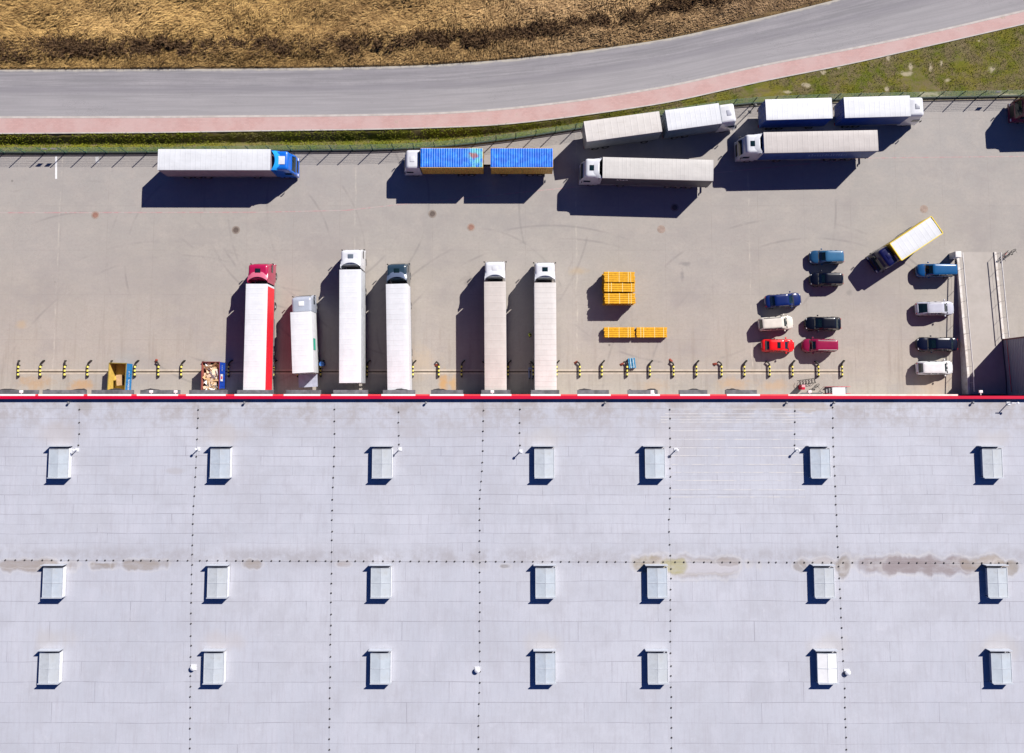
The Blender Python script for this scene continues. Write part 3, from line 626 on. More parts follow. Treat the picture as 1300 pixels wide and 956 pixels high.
# entrance steps with red handrails
sx0, sx1 = P(1046, 495).x, P(1073, 495).x
st = empty('entrance_steps', (0, FY, 0), label='small steel entrance steps with red tubular handrails beside the warehouse door', cat='steps')
g = MB(); g.b2(sx0+1.1, sx1, .35, 1.25, .44, .5)
for k in range(3): g.b2(sx0+.2+.3*k, sx0+.5+.3*k, .35, 1.25, .10+.12*k, .14+.12*k)
g.b2(sx0+.2, sx1, .33, .36, .02, .46); g.b2(sx0+.2, sx1, 1.24, 1.27, .02, .46); g.build('tread', M['grey'], st)
g = MB()
for yy_ in (.40, 1.22):
    g.tube([(sx0-.05, yy_, 0), (sx0-.05, yy_, 1.0), (sx0+1.1, yy_, 1.5), (sx1, yy_, 1.5), (sx1, yy_, .45)], .03, 6); g.tube([(sx0-.05, yy_, .55), (sx0+1.1, yy_, 1.0), (sx1, yy_, 1.0)], .022, 6)
    for x_ in (sx0+1.1, sx0+2): g.tube([(x_, yy_, .4), (x_, yy_, 1.5)], .022, 6)
g.build('handrail', M['red_paint'], st)

# ---------------------------------------------------------------- loading ramp
ry0 = P(1216, 320).y; ry1 = FY+.3; RX0, RX1 = 55.25, 59.95; RTOP = 1.2
ry_b = FY+BY0+.08
ramp = empty('loading_ramp', (0, 0, 0), label='concrete ramp rising between two railed kerb walls to the right end of the warehouse', cat='ramp')
def rz_(y): return RTOP*min(1, max(0, (ry0-y)/(ry0-(FY+2.5))))
g = MB(); prof = [ry0, FY+2.5, ry1]
for (xa, xb, zo, nm, mt) in ((RX0+.28, RX1, 0.0, 'deck', YM),):
    v = []
    for y_ in prof: v += [(xa, y_, rz_(y_)+.01), (xb, y_, rz_(y_)+.01), (xb, y_, -.05), (xa, y_, -.05)]
    g.add(v, [f for i in range(2) for f in ((i*4, i*4+1, i*4+5, i*4+4)[::-1], (i*4+1, i*4+2, i*4+6, i*4+5)[::-1], (i*4+3, i*4, i*4+4, i*4+7)[::-1])])
    g.add(v[-4:], [(0, 1, 2, 3)])
n = NT('ramp_concrete'); RCM = n.out(n.mix(n.mapr(n.noise(.5, 7, .7), .3, .7), (.345, .315, .285), (.40, .365, .335)), .85); g.build('deck', RCM, ramp)
n = NT('kerb_wall'); c = n.mix(n.mapr(n.noise(1.1, 7, .75), .4, .62), (.66, .63, .60), (.50, .45, .40)); KWM = n.out(c, .8)
for (xa, yend) in ((RX0, ry1), (RX1, FY+.3)):
    g = MB(); v = []
    for y_ in (ry0, FY+2.5, yend): z = rz_(y_)+.14; v += [(xa, y_, z), (xa+.28, y_, z), (xa+.28, y_, -.04), (xa, y_, -.04)]
    if xa == RX1: v = [(p[0] if True else 0, p[1], p[2]) for p in v]
    g.add(v, [f for i in range(2) for f in ((i*4, i*4+1, i*4+5, i*4+4)[::-1], (i*4+1, i*4+2, i*4+6, i*4+5)[::-1], (i*4+3, i*4, i*4+4, i*4+7)[::-1])]); g.add(v[:4], [(0, 1, 2, 3)[::-1]])
    if xa == RX1:   # stop the wall where the wing begins
        g = MB(); v = []
        for y_ in (ry0, ry_b): z = rz_(y_)+.14; v += [(xa, y_, z), (xa+.28, y_, z), (xa+.28, y_, -.04), (xa, y_, -.04)]
        g.add(v, [(4, 5, 1, 0), (5, 6, 2, 1), (7, 4, 0, 3), (0, 1, 2, 3)[::-1], (4, 5, 6, 7)])
    g.build('kerb_wall', KWM, ramp)
for (xa, yend) in ((RX0+.14, ry1+.3), (RX1+.14, ry_b+.1)):
    g = MB(); k = 0; y_ = ry0-.3; top = []
    while y_ > yend:
        z = rz_(y_)+.14; g.tube([(xa, y_, z-.05), (xa, y_, z+1.05)], .022, 6); y_ -= 2.0
    path = [(xa, q, rz_(q)+.14) for q in (ry0-.3, max(FY+2.5, yend), yend)]
    for dz, rr in ((1.06, .062), (.55, .008)): g.tube([(p[0], p[1], p[2]+dz) for p in path], rr, 6)
    g.build('railing', M['rail_steel'], ramp, smooth=40)
g = MB(); a = P(1213, 319, 1.5); g.b2(a.x, a.x+.72, a.y-.72, a.y, 0, 1.5)
tag(g.build('gate_pillar', mat('white_render', (.72, .71, .7), .7), bevel=.03), 'short white square pillar at the foot of the left ramp wall', 'pillar')

# ---------------------------------------------------------------- fence
fp = smooth_line(FENCE, XS)
def fence_pt(px): q = P(px, float(np.interp(px, XS, fp))); return q
fence = empty('mesh_fence', (0, 0, 0), label='green wire mesh fence with thin posts curving along the top of the yard', cat='fence')
GFM = mat('green_fence_wire', (.13, .27, .19), .5, var=.2); GPM = mat('green_post', (.05, .10, .07), .5)
pts = []; d = 0; prev = fence_pt(-150); pts.append(prev); q = -150
while q < 1420:
    q += 1; c_ = fence_pt(q)
    if (c_-pts[-1]).length >= 2.5: pts.append(c_)
def wire_panel(Lp):
    g = MB(); k = int(Lp/.11)
    for i in range(k+1):
        x_ = Lp*i/k; g.add([(x_-.006, 0, .05), (x_+.006, 0, .05), (x_+.006, .006, 2.0), (x_-.006, .006, 2.0)], [(0, 1, 2, 3)])
    for j in range(9):
        z = .06+1.93*j/8; g.box((Lp/2, .012, z), (Lp, .016, .006))
    return g
pm = wire_panel(2.5).mesh('wire_panel', GFM)
gp = MB(); gp.box((0, 0, 1.05), (.09, .07, 2.1)); gp.box((0, 0, .1), (.2, .2, .2)); postm = gp.mesh('post', GPM)
for i, a in enumerate(pts):
    o = bpy.data.objects.new('post', postm); COL.objects.link(o); o.parent = fence; o.location = a; 
    if i+1 < len(pts):
        b = pts[i+1]; o2 = bpy.data.objects.new('wire_panel', pm); COL.objects.link(o2); o2.parent = fence; o2.location = a; o2.rotation_euler = (0, 0, math.atan2(b.y-a.y, b.x-a.x)); o2.scale = ((b-a).length/2.5, 1, 1)
        o.rotation_euler = o2.rotation_euler
g = MB()
for a, b in zip(pts, pts[1:]): g.box(((a.x+b.x)/2, (a.y+b.y)/2, .03), ((b-a).length+.02, .22, .26), math.atan2(b.y-a.y, b.x-a.x))
g.build('base_board', mat('dark_base_board', (.03, .035, .03), .8), fence)
for px_, nm, lb in ((66, 'fence_sign', 'left one of two small plates side by side on the green fence'), (77.5, 'fence_sign', 'right one of two small plates side by side on the green fence'), (1257, 'fence_sign', 'lone small plate on the green fence at the far right of the yard')):
    a = fence_pt(px_); g = MB(); g.b2(-.3, .3, -.05, -.03, 1.45, 1.9); o = g.build(nm, mat('sign_plate', (.55, .56, .56), .4)); o.location = a; tag(o, lb, 'sign', 'plates on the fence')

# ---------------------------------------------------------------- vehicles
def rr(x0, x1, hw, rf, rb, z, n=3, drop=None):
    pts = []
    for (cx, cy, r, a0) in ((x1-rf, hw-rf, rf, 90), (x0+rb, hw-rb, rb, 180), (x0+rb, -hw+rb, rb, 270), (x1-rf, -hw+rf, rf, 0)):
        pass
    seq = [(x1-rf, -hw+rf, rf, -90), (x1-rf, hw-rf, rf, 0), (x0+rb, hw-rb, rb, 90), (x0+rb, -hw+rb, rb, 180)]
    for cx, cy, r, a0 in seq:
        for k in range(n+1):
            t = R(a0+90*k/n); x_, y_ = cx+r*math.cos(t), cy+r*math.sin(t)
            pts.append(Vector((x_, y_, z+(drop(x_, y_) if drop else 0))))
    return pts
# index ranges of flat sides for n=3 (4 pts per corner): corner k uses 4k..4k+3, side between 4k+3 and 4k+4
def split_loft(rings, n=3):
    """faces of a loft grouped into front, left, back, right (flat sides) and corners"""
    m = n+1; N = 4*m; G = {k: MB() for k in ('front', 'left', 'back', 'right', 'corner')}
    for i in range(len(rings)-1):
        for k in range(N):
            k2 = (k+1) % N
            key = 'corner'
            if k % m == m-1: key = {0: 'front', 1: 'left', 2: 'back', 3: 'right'}[k//m]
            G[key].add([rings[i][k], rings[i][k2], rings[i+1][k2], rings[i+1][k]], [(0, 1, 2, 3)])
    return G
_wheel = {}
def wheel(parent, x_, y_, r=.5, wd=.3, truck=True):
    side = 1 if y_ > 0 else -1; key = (r, wd, side)
    if key not in _wheel:
        g = MB(); h = wd/2; g.lathe([(r*.55, -h), (r*.9, -h), (r, -h*.75), (r, h*.75), (r*.9, h), (r*.55, h)][::1], axis='Y', n=24); tm = g.mesh('wheel', M['rubber'], 40)
        g = MB(); s = side; g.lathe([(r*.56, h*.98*s), (r*.5, h*.85*s), (r*.42, h*.5*s), (r*.2, h*.55*s), (r*.18, h*.9*s), (0.001, h*.9*s)], axis='Y', n=20)
        g.lathe([(r*.56, -h*.95*s), (0.001, -h*.9*s)], axis='Y', n=20); rm = g.mesh('rim', M['rim'], 40)
        _wheel[key] = (tm, rm)
    tm, rm = _wheel[key]
    o = bpy.data.objects.new('wheel', tm); COL.objects.link(o); o.parent = parent; o.location = (x_, y_-side*wd/2, r)
    q = bpy.data.objects.new('rim', rm); COL.objects.link(q); q.parent = o
    return o

def truck_cab(t, xf, cm, top=3.75, length=2.2, hatch=M['glass'], deflector=True, defl_mat=None, hatch_big=False, visor=True, W_=1.24, yellow=False):
    """cab with its front at xf, looking towards +x"""
    xr = xf-length; k = top/3.75
    rings = [rr(xr, xf-.02, W_-.05, .16, .05, .38), rr(xr, xf+.02, W_, .2, .05, .6), rr(xr, xf, W_, .22, .05, 1.55*k), rr(xr, xf-.03, W_, .24, .05, 1.7*k)]
    up = [rings[-1], rr(xr, xf-.14, W_-.01, .28, .05, 2.2*k), rr(xr, xf-.30, W_-.03, .32, .06, 2.65*k)]
    hi = [up[-1], rr(xr, xf-.34, W_-.04, .30, .08, 2.8*k), rr(xr+.02, xf-.40, W_-.06, .28, .1, 3.3*k), rr(xr+.03, xf-.46, W_-.09, .26, .1, 3.56*k), rr(xr+.06, xf-.56, W_-.16, .22, .1, 3.69*k), rr(xr+.2, xf-.8, W_-.38, .2, .15, 3.74*k)]
    g = MB(); g.loft(rings, True, False); g.loft(hi, False, True)
    G = split_loft(up); g.add(G['corner'].v, G['corner'].f); g.add(G['back'].v, G['back'].f)
    # door part behind side glass
    cab = g.build('cab', cm, t, smooth=50)
    G['front'].build('windscreen', M['glass'], t)
    for s in ('left', 'right'):
        gg = MB(); gf = MB(); sy = 1 if s == 'left' else -1; y_ = sy*(W_+.0)
        G[s].build('side_panel', cm, cab)
        gg = MB(); gg.box(((xf-.32+xf-1.25)/2, sy*(W_+.006), 2.12*k), (.85, .012, .62*k)); gg.build('side_window', M['glass'], t)
    if visor: B('sun_visor', cm, cab, (xf-.36, xf-.24, -W_+.4, W_-.4, 2.66*k, 2.70*k))
    B('grille', M['black'], cab, (xf+.005, xf+.03, -.75, .75, .7, 1.45*k))
    B('bumper', cm, cab, (xf-.1, xf+.06, -W_+.03, W_-.03, .3, .62), bevel=.04)
    for s in (-1, 1):
        B('headlight', M['lamp'], t, (xf-.06, xf+.075, s*.98-.16, s*.98+.16, .66, .86), bevel=.03)
        g = MB(); g.b2(xf-.2, xf-.1, s*1.35-.05, s*1.35+.05, 1.9*k, 2.35*k); g.b2(xf-.18, xf-.14, min(s*1.2, s*1.33), max(s*1.2, s*1.33), 2.36*k, 2.39*k); g.b2(xf-.18, xf-.14, min(s*1.2, s*1.33), max(s*1.2, s*1.33), 1.85*k, 1.88*k)
        g.build('mirror', M['black'], t, bevel=.02)
    hb = (.42, .5) if hatch_big else (.27, .33); hx = xf-1.22
    B('roof_hatch', hatch, cab, (hx-hb[0], hx+hb[0], -hb[1], hb[1], top-.02, top+.035), bevel=.02)
    if deflector:
        dm = defl_mat or cm; n_ = 12; topr = []; botr = []
        g = MB(); rows_ = []
        for i in range(n_+1):
            y_ = -W_+.03+2*(W_-.03)*i/n_; e = abs(y_)/(W_-.03); xb = xr+.22-.5*e**2.2; zt = 3.86-.12*e**4
            if top < 3.5: zt = top+.28
            fz = top-.06-(.3*e**4)
            rows_.append([Vector((xr+1.05, y_*.9, fz)), Vector((xr+.7, y_*.96, fz+(zt-fz)*.5)), Vector((xb+.2, y_, zt-.02)), Vector((xb, y_, zt)), Vector((xb, y_, zt-.12)), Vector((xb+.15, y_, zt-.16))])
        g.grid([r_[::-1] for r_ in rows_][::-1]); g.f = [f[::-1] for f in g.f]; 
        g.build('roof_deflector', dm, t, smooth=40)
        for s in (-1, 1): B('side_fairing', cm, t, (xr-.42, xr+.02, s*(W_-.035)-.02, s*(W_-.035)+.02, .95, 3.78 if top > 3.5 else top))
    B('chassis_rail', M['dark'], t, (xf-3.2, xf-.3, -.45, .45, .55, .95)) if not deflector else None
    return xr

SG = 'semi trucks parked along the fence'; DG = 'semi trucks backed up to the docks'
def semi(label, rear, front, h=4.0, cab='white', roof=None, side=None, W_=1.275, group='semi trucks in the yard', sider=None, name='semi_truck', step=.62, headboard=None, kw={}):
    r, f = P(*rear, h), P(*front, h); d = f-r; L = d.length; L = min(13.8, L); a = math.atan2(d.y, d.x); c_ = (r+f)/2
    t = empty(name, (c_.x, c_.y, 0), a, label, 'semi truck', group); hl = L/2
    cargo(t, -hl, hl, h, W_, roof, side, sider)
    # trailer running gear
    B('trailer_chassis', M['dark'], t, (-hl+.2, hl-.5, -.5, -.36, .85, 1.12), (-hl+.2, hl-.5, .36, .5, .85, 1.12), (-hl+.02, -hl+.14, -1.2, 1.2, .5, .66))
    for x_ in (-hl+2.2, -hl+3.5, -hl+4.8):
        for s in (-1, 1): wheel(t, x_, s*1.25, .5, .38)
    for s in (-1, 1):
        B('side_guard', M['grey'], t, (-hl+5.6, hl-3.9, s*1.22-.02, s*1.22+.02, .5, .62), (-hl+5.6, hl-3.9, s*1.22-.02, s*1.22+.02, .78, .9))
        B('landing_leg', M['grey'], t, (hl-3.2, hl-3.05, s*.85-.08, s*.85+.08, .25, 1.1))
        B('mudguard', M['black'], t, (-hl+1.6, -hl+5.4, s*1.06-.19, s*1.06+.19, 1.035, 1.06))
    xf = hl+(2.85 if group == DG else 2.5)
    truck_cab(t, xf, cab, **kw)
    B('tractor_chassis', M['dark'], t, (xf-6.0, xf-.5, -.42, -.3, .6, .9), (xf-6.0, xf-.5, .3, .42, .6, .9), (xf-2.5, xf-2.2, -.9, .9, .5, 1.6))
    for s in (-1, 1):
        wheel(t, xf-1.4, s*1.24, .5, .32); wheel(t, xf-5.1, s*1.25, .5, .55)
        B('fuel_tank', M['rim'], t, (xf-4.3, xf-2.6, min(s*.65, s*1.18), max(s*.65, s*1.18), .42, 1.0), bevel=.1)
    return t

def cargo(t, x0, x1, h, W_, roof, side, sider=None, container=False, floor=1.12):
    """box body: walls, roof sheet, rear doors, lamps"""
    sm = side
    if container:
        k = int((x1-x0)/.28); g = MB(); rowsA = []
        for s in (-1, 1):
            pr = []
            for i in range(k*4+1):
                x_ = x0+(x1-x0)*i/(k*4); dpt = .03 if (i % 4) in (1, 2) else 0
                pr.append([Vector((x_, s*(W_-dpt), floor)), Vector((x_, s*(W_-dpt), h-.1))])
            g.grid(pr)
        g.b2(x0, x1, -W_+.02, W_-.02, floor-.06, floor); g.b2(x1-.03, x1, -W_, W_, floor, h-.02)
        g.b2(x0, x1, W_-.06, W_+.004, h-.1, h-.01); g.b2(x0, x1, -W_-.004, -W_+.06, h-.1, h-.01); g.b2(x0, x0+.03, -W_, W_, floor, h-.02)
        body = g.build('cargo_box', sm, t)
        pr = []
        for i in range(k*4+1):
            x_ = x0+.02+(x1-x0-.04)*i/(k*4); z = h+(.035 if (i % 4) in (1, 2) else 0)
            pr.append([Vector((x_, -W_+.03, h-.02)), Vector((x_, -W_+.12, z)), Vector((x_, 0, z+.0)), Vector((x_, W_-.12, z)), Vector((x_, W_-.03, h-.02))])
        g = MB(); g.grid(pr); g.build('cargo_roof', roof, t)
    else:
        g = MB(); g.b2(x0, x1, -W_, W_, floor, h-.05); body = g.build('cargo_box', sm, t, bevel=.02)
        g = MB(); k = int((x1-x0)/.2)
        pr = []
        for i in range(k+1):
            x_ = x0+(x1-x0)*i/k; z = h-.012+.012*math.cos(i*math.pi)*.6+random.uniform(-.003, .003)
            zz = z
            pr.append([Vector((x_, -W_-.012, h-.16)), Vector((x_, -W_-.012, h-.03)), Vector((x_, -W_+.06, zz+.0)), Vector((x_, -W_/2, zz+.015)), Vector((x_, 0, zz+.02)), Vector((x_, W_/2, zz+.015)), Vector((x_, W_-.06, zz)), Vector((x_, W_+.012, h-.03)), Vector((x_, W_+.012, h-.16))])
        g.grid(pr)
        m_ = len(pr[0]); g.f.append(tuple(range(m_))[::-1]); g.f.append(tuple(k*m_+j for j in range(m_)))
        g.build('cargo_roof', roof, t, smooth=50)
        if sider:
            for s in (-1, 1): B('side_curtain', sider, t, (x0+.12, x1-.25, s*(W_+.012)-.01, s*(W_+.012)+.01, floor+.15, h-.17))
        B('bottom_rail', M['grey'], t, (x0, x1, -W_-.02, -W_+.0, floor-.06, floor+.12), (x0, x1, W_, W_+.02, floor-.06, floor+.12))
    for s in (-1, 1):
        B('rear_door', sm, t, (x0-.03, x0-.004, min(s*.01, s*(W_-.03)), max(s*.01, s*(W_-.03)), floor+.03, h-.12))
        B('tail_light', M['red_lamp'], t, (x0-.06, x0-.01, s*1.0-.16, s*1.0+.16, floor-.24, floor-.1))
    B('locking_bar', M['grey'], t, *[(x0-.06, x0-.03, y_-.015, y_+.015, floor+.05, h-.15) for y_ in (-.9, -.35, .35, .9)])
    return body

def rigid(label, segs, h, cabm, roofs, sides, group, name='drawbar_truck', W_=1.25, container=False, cab_len=2.1, cab_top=3.6, kw={}, cat='truck', deflector=False, sider=None, floor=1.12, gap=.12):
    """segs: list of (rear px, front px) from the front-most body back"""
    r, f = P(*segs[0][0], h), P(*segs[0][1], h); d = f-r; a = math.atan2(d.y, d.x); c_ = (r+f)/2
    t = empty(name, (c_.x, c_.y, 0), a, label, cat, group); u = d.normalized()
    hl = d.length/2
    for i, (r_, f_) in enumerate(segs):
        A, Bp = P(*r_, h), P(*f_, h)
        x0, x1 = (A-c_).dot(u), (Bp-c_).dot(u)
        hold = t; sub = t
        cargo(t, x0, x1, h, W_, roofs[i], sides[i], sider, container, floor)
        B('chassis', M['dark'], t, (x0+.1, x1-.1 if i else x1, -.5, .5, .8, floor-.07))
        rad = .48
        ax = (x0+1.5, x0+2.8) if i == 0 and x1-x0 > 6 else ((x0+1.4, x0+2.7, x1-1.6) if i else (x0+1.7,))
        for x_ in ax:
            for s in (-1, 1): wheel(t, x_, s*1.22, rad, .4 if i else .5)
        if i: B('drawbar', M['dark'], t, (x1-.2, x1+1.4, -.1, .1, .6, .75))
    xf = hl+gap+cab_len
    truck_cab(t, xf, cabm, cab_top, cab_len, deflector=deflector, **kw)
    B('cab_chassis', M['dark'], t, (hl-.4, xf-.4, -.45, .45, .6, .9))
    for s in (-1, 1): wheel(t, xf-1.35, s*1.22, .48, .32)
    return t

WR1 = tarp('white_roof_sheet', (.66, .675, .70), .62, dirtamt=.12, rib=.02); WR2 = tarp('white_ribbed_roof', (.62, .635, .66), .62, rib=.07, dirtamt=.2)
GR1 = tarp('soiled_roof_sheet', (.47, .435, .415), .62, rib=.05, dirt=(.38, .34, .31)); GR2 = tarp('grey_dirty_roof', (.53, .51, .485), .5, rib=.06); BR1 = tarp('beige_roof', (.53, .49, .455), .9, rib=.02, dirt=(.42, .37, .33)); BR2 = tarp('cream_ribbed_roof', (.61, .585, .56), .62, rib=.14, dirt=(.45, .38, .32))
CR1 = tarp('patched_roof', (.58, .55, .52), .8, rib=.05, dirt=(.42, .38, .33), dirtamt=.6)
WS = mat('white_side_panel', (.62, .63, .66), .45, var=.06); GSd = mat('grey_side_panel', (.34, .36, .40), .5, var=.08); NV = mat('navy_side_curtain', (.03, .07, .25), .5, var=.15); RS = mat('red_curtain', (.72, .02, .035), .5, var=.06); DKS = mat('dark_side_panel', (.07, .07, .09), .5); MVS = mat('mauve_side_panel', (.30, .24, .27), .5)
wcab = paint('white_cab_paint', (.63, .64, .67)); bcab = paint('blue_cab_paint', (.006, .12, .55)); rcab = paint('crimson_cab_paint', (.36, .008, .06)); ncab = paint('dark_slate_cab_paint', (.022, .045, .07)); gcab = paint('pale_grey_cab_paint', (.36, .39, .46)); mcab = paint('maroon_cab_paint', (.12, .01, .04)); ncab2 = paint('navy_cab_paint', (.004, .005, .055))
wh_h = mat('white_hatch', (.62, .63, .68), .4); pk = paint('pale_crimson_deflector', (.55, .13, .2)); sl_ = paint('slate_deflector', (.10, .13, .2))
semi('semi truck with bright blue cab and clean white trailer roof parked along the fence', (200.3, 202.4), (343, 202.6), cab=bcab, roof=WR2, side=MVS, group=SG, kw=dict(hatch=wh_h, hatch_big=True, defl_mat=paint('light_blue_deflector', (.02, .32, .8))))
td = semi('white cab semi truck with plain off white trailer just below the slanted truck and trailer', (905.7, 216.3), (765.2, 212.5), cab=wcab, roof=GR2, side=DKS, group=SG)
tf = semi('white cab semi truck with long grey roofed trailer with navy sides, facing left', (1114.7, 178.2), (970, 181), cab=wcab, roof=GR1, side=NV, group=SG)
semi('dark maroon semi truck cut off by the right edge of the yard', (1474, 127), (1330, 130), cab=mcab, roof=WR2, side=mat('maroon_side', (.1, .012, .03), .5), group=SG)
semi('semi truck with crimson cab, white roof and bright red side curtain backed to a dock', (322.3, 497), (325.9, 360.3), cab=rcab, roof=WR1, side=WS, sider=RS, group=DG, kw=dict(defl_mat=pk))
semi('all white semi truck reaching farthest out from the docks', (444.3, 486), (444.5, 342.1), cab=wcab, roof=WR1, side=mat('pale_grey_side', (.45, .47, .50), .5), group=DG, kw=dict(hatch=mat('grey_hatch', (.12, .15, .19), .4)))
semi('semi truck with dark slate cab and ribbed white trailer backed to a dock', (505.8, 497), (503.5, 360.3), cab=ncab, roof=WR2, side=WS, group=DG, kw=dict(defl_mat=sl_))
semi('white cab semi truck with smooth beige trailer roof backed to a dock', (629.2, 497), (628.3, 357.5), cab=wcab, roof=BR1, side=WS, group=DG, kw=dict(hatch=wcab))
semi('white cab semi truck with closely ribbed cream trailer roof, rightmost of the docked trucks', (692.9, 497), (692.2, 358.7), cab=wcab, roof=BR2, side=WS, group=DG)
# faded lettering band on two trailers' sides
def side_marks(t, x0, x1, z, hgt, m, s, word):
    cu = bpy.data.curves.new('side_lettering', 'FONT'); cu.body = word; cu.size = hgt*1.3; cu.extrude = .003; cu.align_x = 'CENTER'; cu.align_y = 'CENTER'; cu.shear = .3
    tmp = bpy.data.objects.new('tmp', cu); COL.objects.link(tmp); bpy.context.view_layer.update()
    me = bpy.data.meshes.new_from_object(tmp.evaluated_get(bpy.context.evaluated_depsgraph_get())); bpy.data.objects.remove(tmp)
    me.materials.clear(); me.materials.append(m); o = bpy.data.objects.new('side_lettering', me); COL.objects.link(o); o.parent = t
    wd = max(v.co.x for v in me.vertices)-min(v.co.x for v in me.vertices); k = (x1-x0)/max(wd, .01)
    o.scale = (k, 1, 1); o.location = ((x0+x1)/2, s*1.30, z); o.rotation_euler = (R(90), 0, R(180) if s > 0 else 0)
    return o
# blue containers on drawbar truck
n = NT('blue_container_roof'); x = n.sep()
c = n.mix(n.mapr(n.noise(1.3, 5, .6), .35, .65), (.005, .12, .62), (.015, .2, .78))
c = n.mix(n.mapr(n.noise(2.2, 6, .75, n.map((1, .7, 1))), .52, .68, 0, .7), c, (.06, .38, .85))
n_ = NT('blue_container_roof_rusty'); 
def bluec(n, worn):
    x = n.sep(); c = n.mix(n.mapr(n.noise(1.3, 5, .6), .35, .65), (.005, .11, .58), (.012, .2, .78))
    c = n.mix(n.mapr(n.noise(2.0, 6, .75, n.map((1, .7, 1))), .53, .68, 0, .7), c, (.05, .36, .85))
    if worn:
        nz = n.noise(1.6, 6, .7); gx = n.mapr(x[0], -1.2, -3.0)
        c = n.mix(n.math('MULTIPLY', gx, n.mapr(nz, .42, .56)), c, (.12, .46, .5))
        d = n.math('SQRT', n.math('ADD', n.math('POWER', n.math('ADD', x[0], 2.6), 2), n.math('POWER', n.math('MULTIPLY', n.math('ADD', x[1], .3), 1.6), 2)))
        c = n.mix(n.mapr(n.math('ADD', d, n.math('MULTIPLY', n.math('SUBTRACT', nz, .5), 2.2)), .75, .3, 0, .85), c, (.33, .1, .06))
    return n.out(c, .45, 0, .1)
BC0, BC1 = bluec(n_, True), bluec(NT('blue_container_roof_clean'), False)
OC = mat('ochre_container_side', (.55, .36, .07), .55, var=.15, dirt=(.3, .15, .06))
rigid('truck and drawbar trailer each carrying a corrugated blue topped ochre sided container', [((612.8, 200.3), (533.8, 200.3)), ((702, 200.3), (622.8, 200.3))], 3.8, wcab, [BC0, BC1], [OC, OC], SG, container=True, cab_len=2.15, cab_top=3.3, cat='truck', kw=dict(visor=True, hatch=wcab), W_=1.22)
rigid('slanted truck and drawbar trailer with two off white boxes hugging the fence curve', [((846.3, 152.9), (914.5, 143.6)), ((743.7, 171.8), (839, 155.2))], 4.0, wcab, [WR2, CR1], [mat('blue_grey_side', (.16, .21, .27), .5), mat('grey_box_side', (.30, .31, .31), .5)], SG, cab_len=2.25, cab_top=3.7, kw=dict(hatch=mat('pale_hatch', (.35, .36, .42), .4)), W_=1.26)
rigid('straight truck and drawbar trailer with two pale boxes and navy sides, facing right', [((1072, 136.5), (1155.8, 134.2)), ((972.2, 137.6), (1056.5, 137.0))], 4.0, wcab, [WR2, WR1], [NV, NV], SG, cab_len=2.2, cab_top=3.75, kw=dict(hatch=mat('mid_grey_hatch', (.3, .31, .35), .4)), W_=1.27, gap=.03)
bt = rigid('short box truck with pale grey cab and lowered tail lift beside the red sided truck', [((384.4, 473.2), (381.7, 395.8))], 3.5, gcab, [WR1], [WS], DG, name='box_truck', cab_len=2.2, cab_top=3.1, kw=dict(hatch=M['white'], hatch_big=False), W_=1.24, gap=.05, floor=1.0)
hl = (P(384.4, 473.2, 3.5)-P(381.7, 395.8, 3.5)).length/2
B('tail_lift', mat('tail_lift_plate', (.45, .47, .58), .45, .2), bt, (-hl-1.65, -hl-.08, -1.1, 1.2, .92, 1.0))
B('lift_arm', M['dark'], bt, (-hl-.9, -hl+.3, -.7, -.6, .6, .75), (-hl-.9, -hl+.3, .6, .7, .6, .75))
B('side_mark', mat('green_mark', (.05, .38, .27), .5), bt, (-hl+2.7, -hl+4.1, -1.275, -1.262, 2.0, 3.0))
yt = rigid('small box truck with navy cab and yellow edged white roof parked at a slant', [((1189.4, 285.4), (1137.3, 319.8))], 3.4, ncab2, [WR2], [mat('yellow_box_side', (.62, .42, .03), .5)], 'vehicles parked in the yard', name='box_truck', cab_len=1.8, cab_top=3.0, kw=dict(hatch=ncab2, visor=False), W_=1.2, gap=.2, floor=.95)
hl = (P(1189.4, 285.4, 3.4)-P(1137.3, 319.8, 3.4)).length/2
B('roof_edge', mat('yellow_edge', (.75, .56, .02), .5), yt, (-hl-.02, hl+.02, 1.19, 1.27, 3.28, 3.44), (-hl-.02, hl+.02, -1.27, -1.19, 3.28, 3.44), (hl-.04, hl+.07, -1.17, 1.17, 3.28, 3.45), (-hl-.07, -hl+.04, -1.17, 1.17, 3.28, 3.45))
B('box_bulkhead', mat('pale_grey_panel', (.42, .43, .42), .5), yt, (hl+.08, hl+.18, .3, 1.1, 1.0, 3.1))

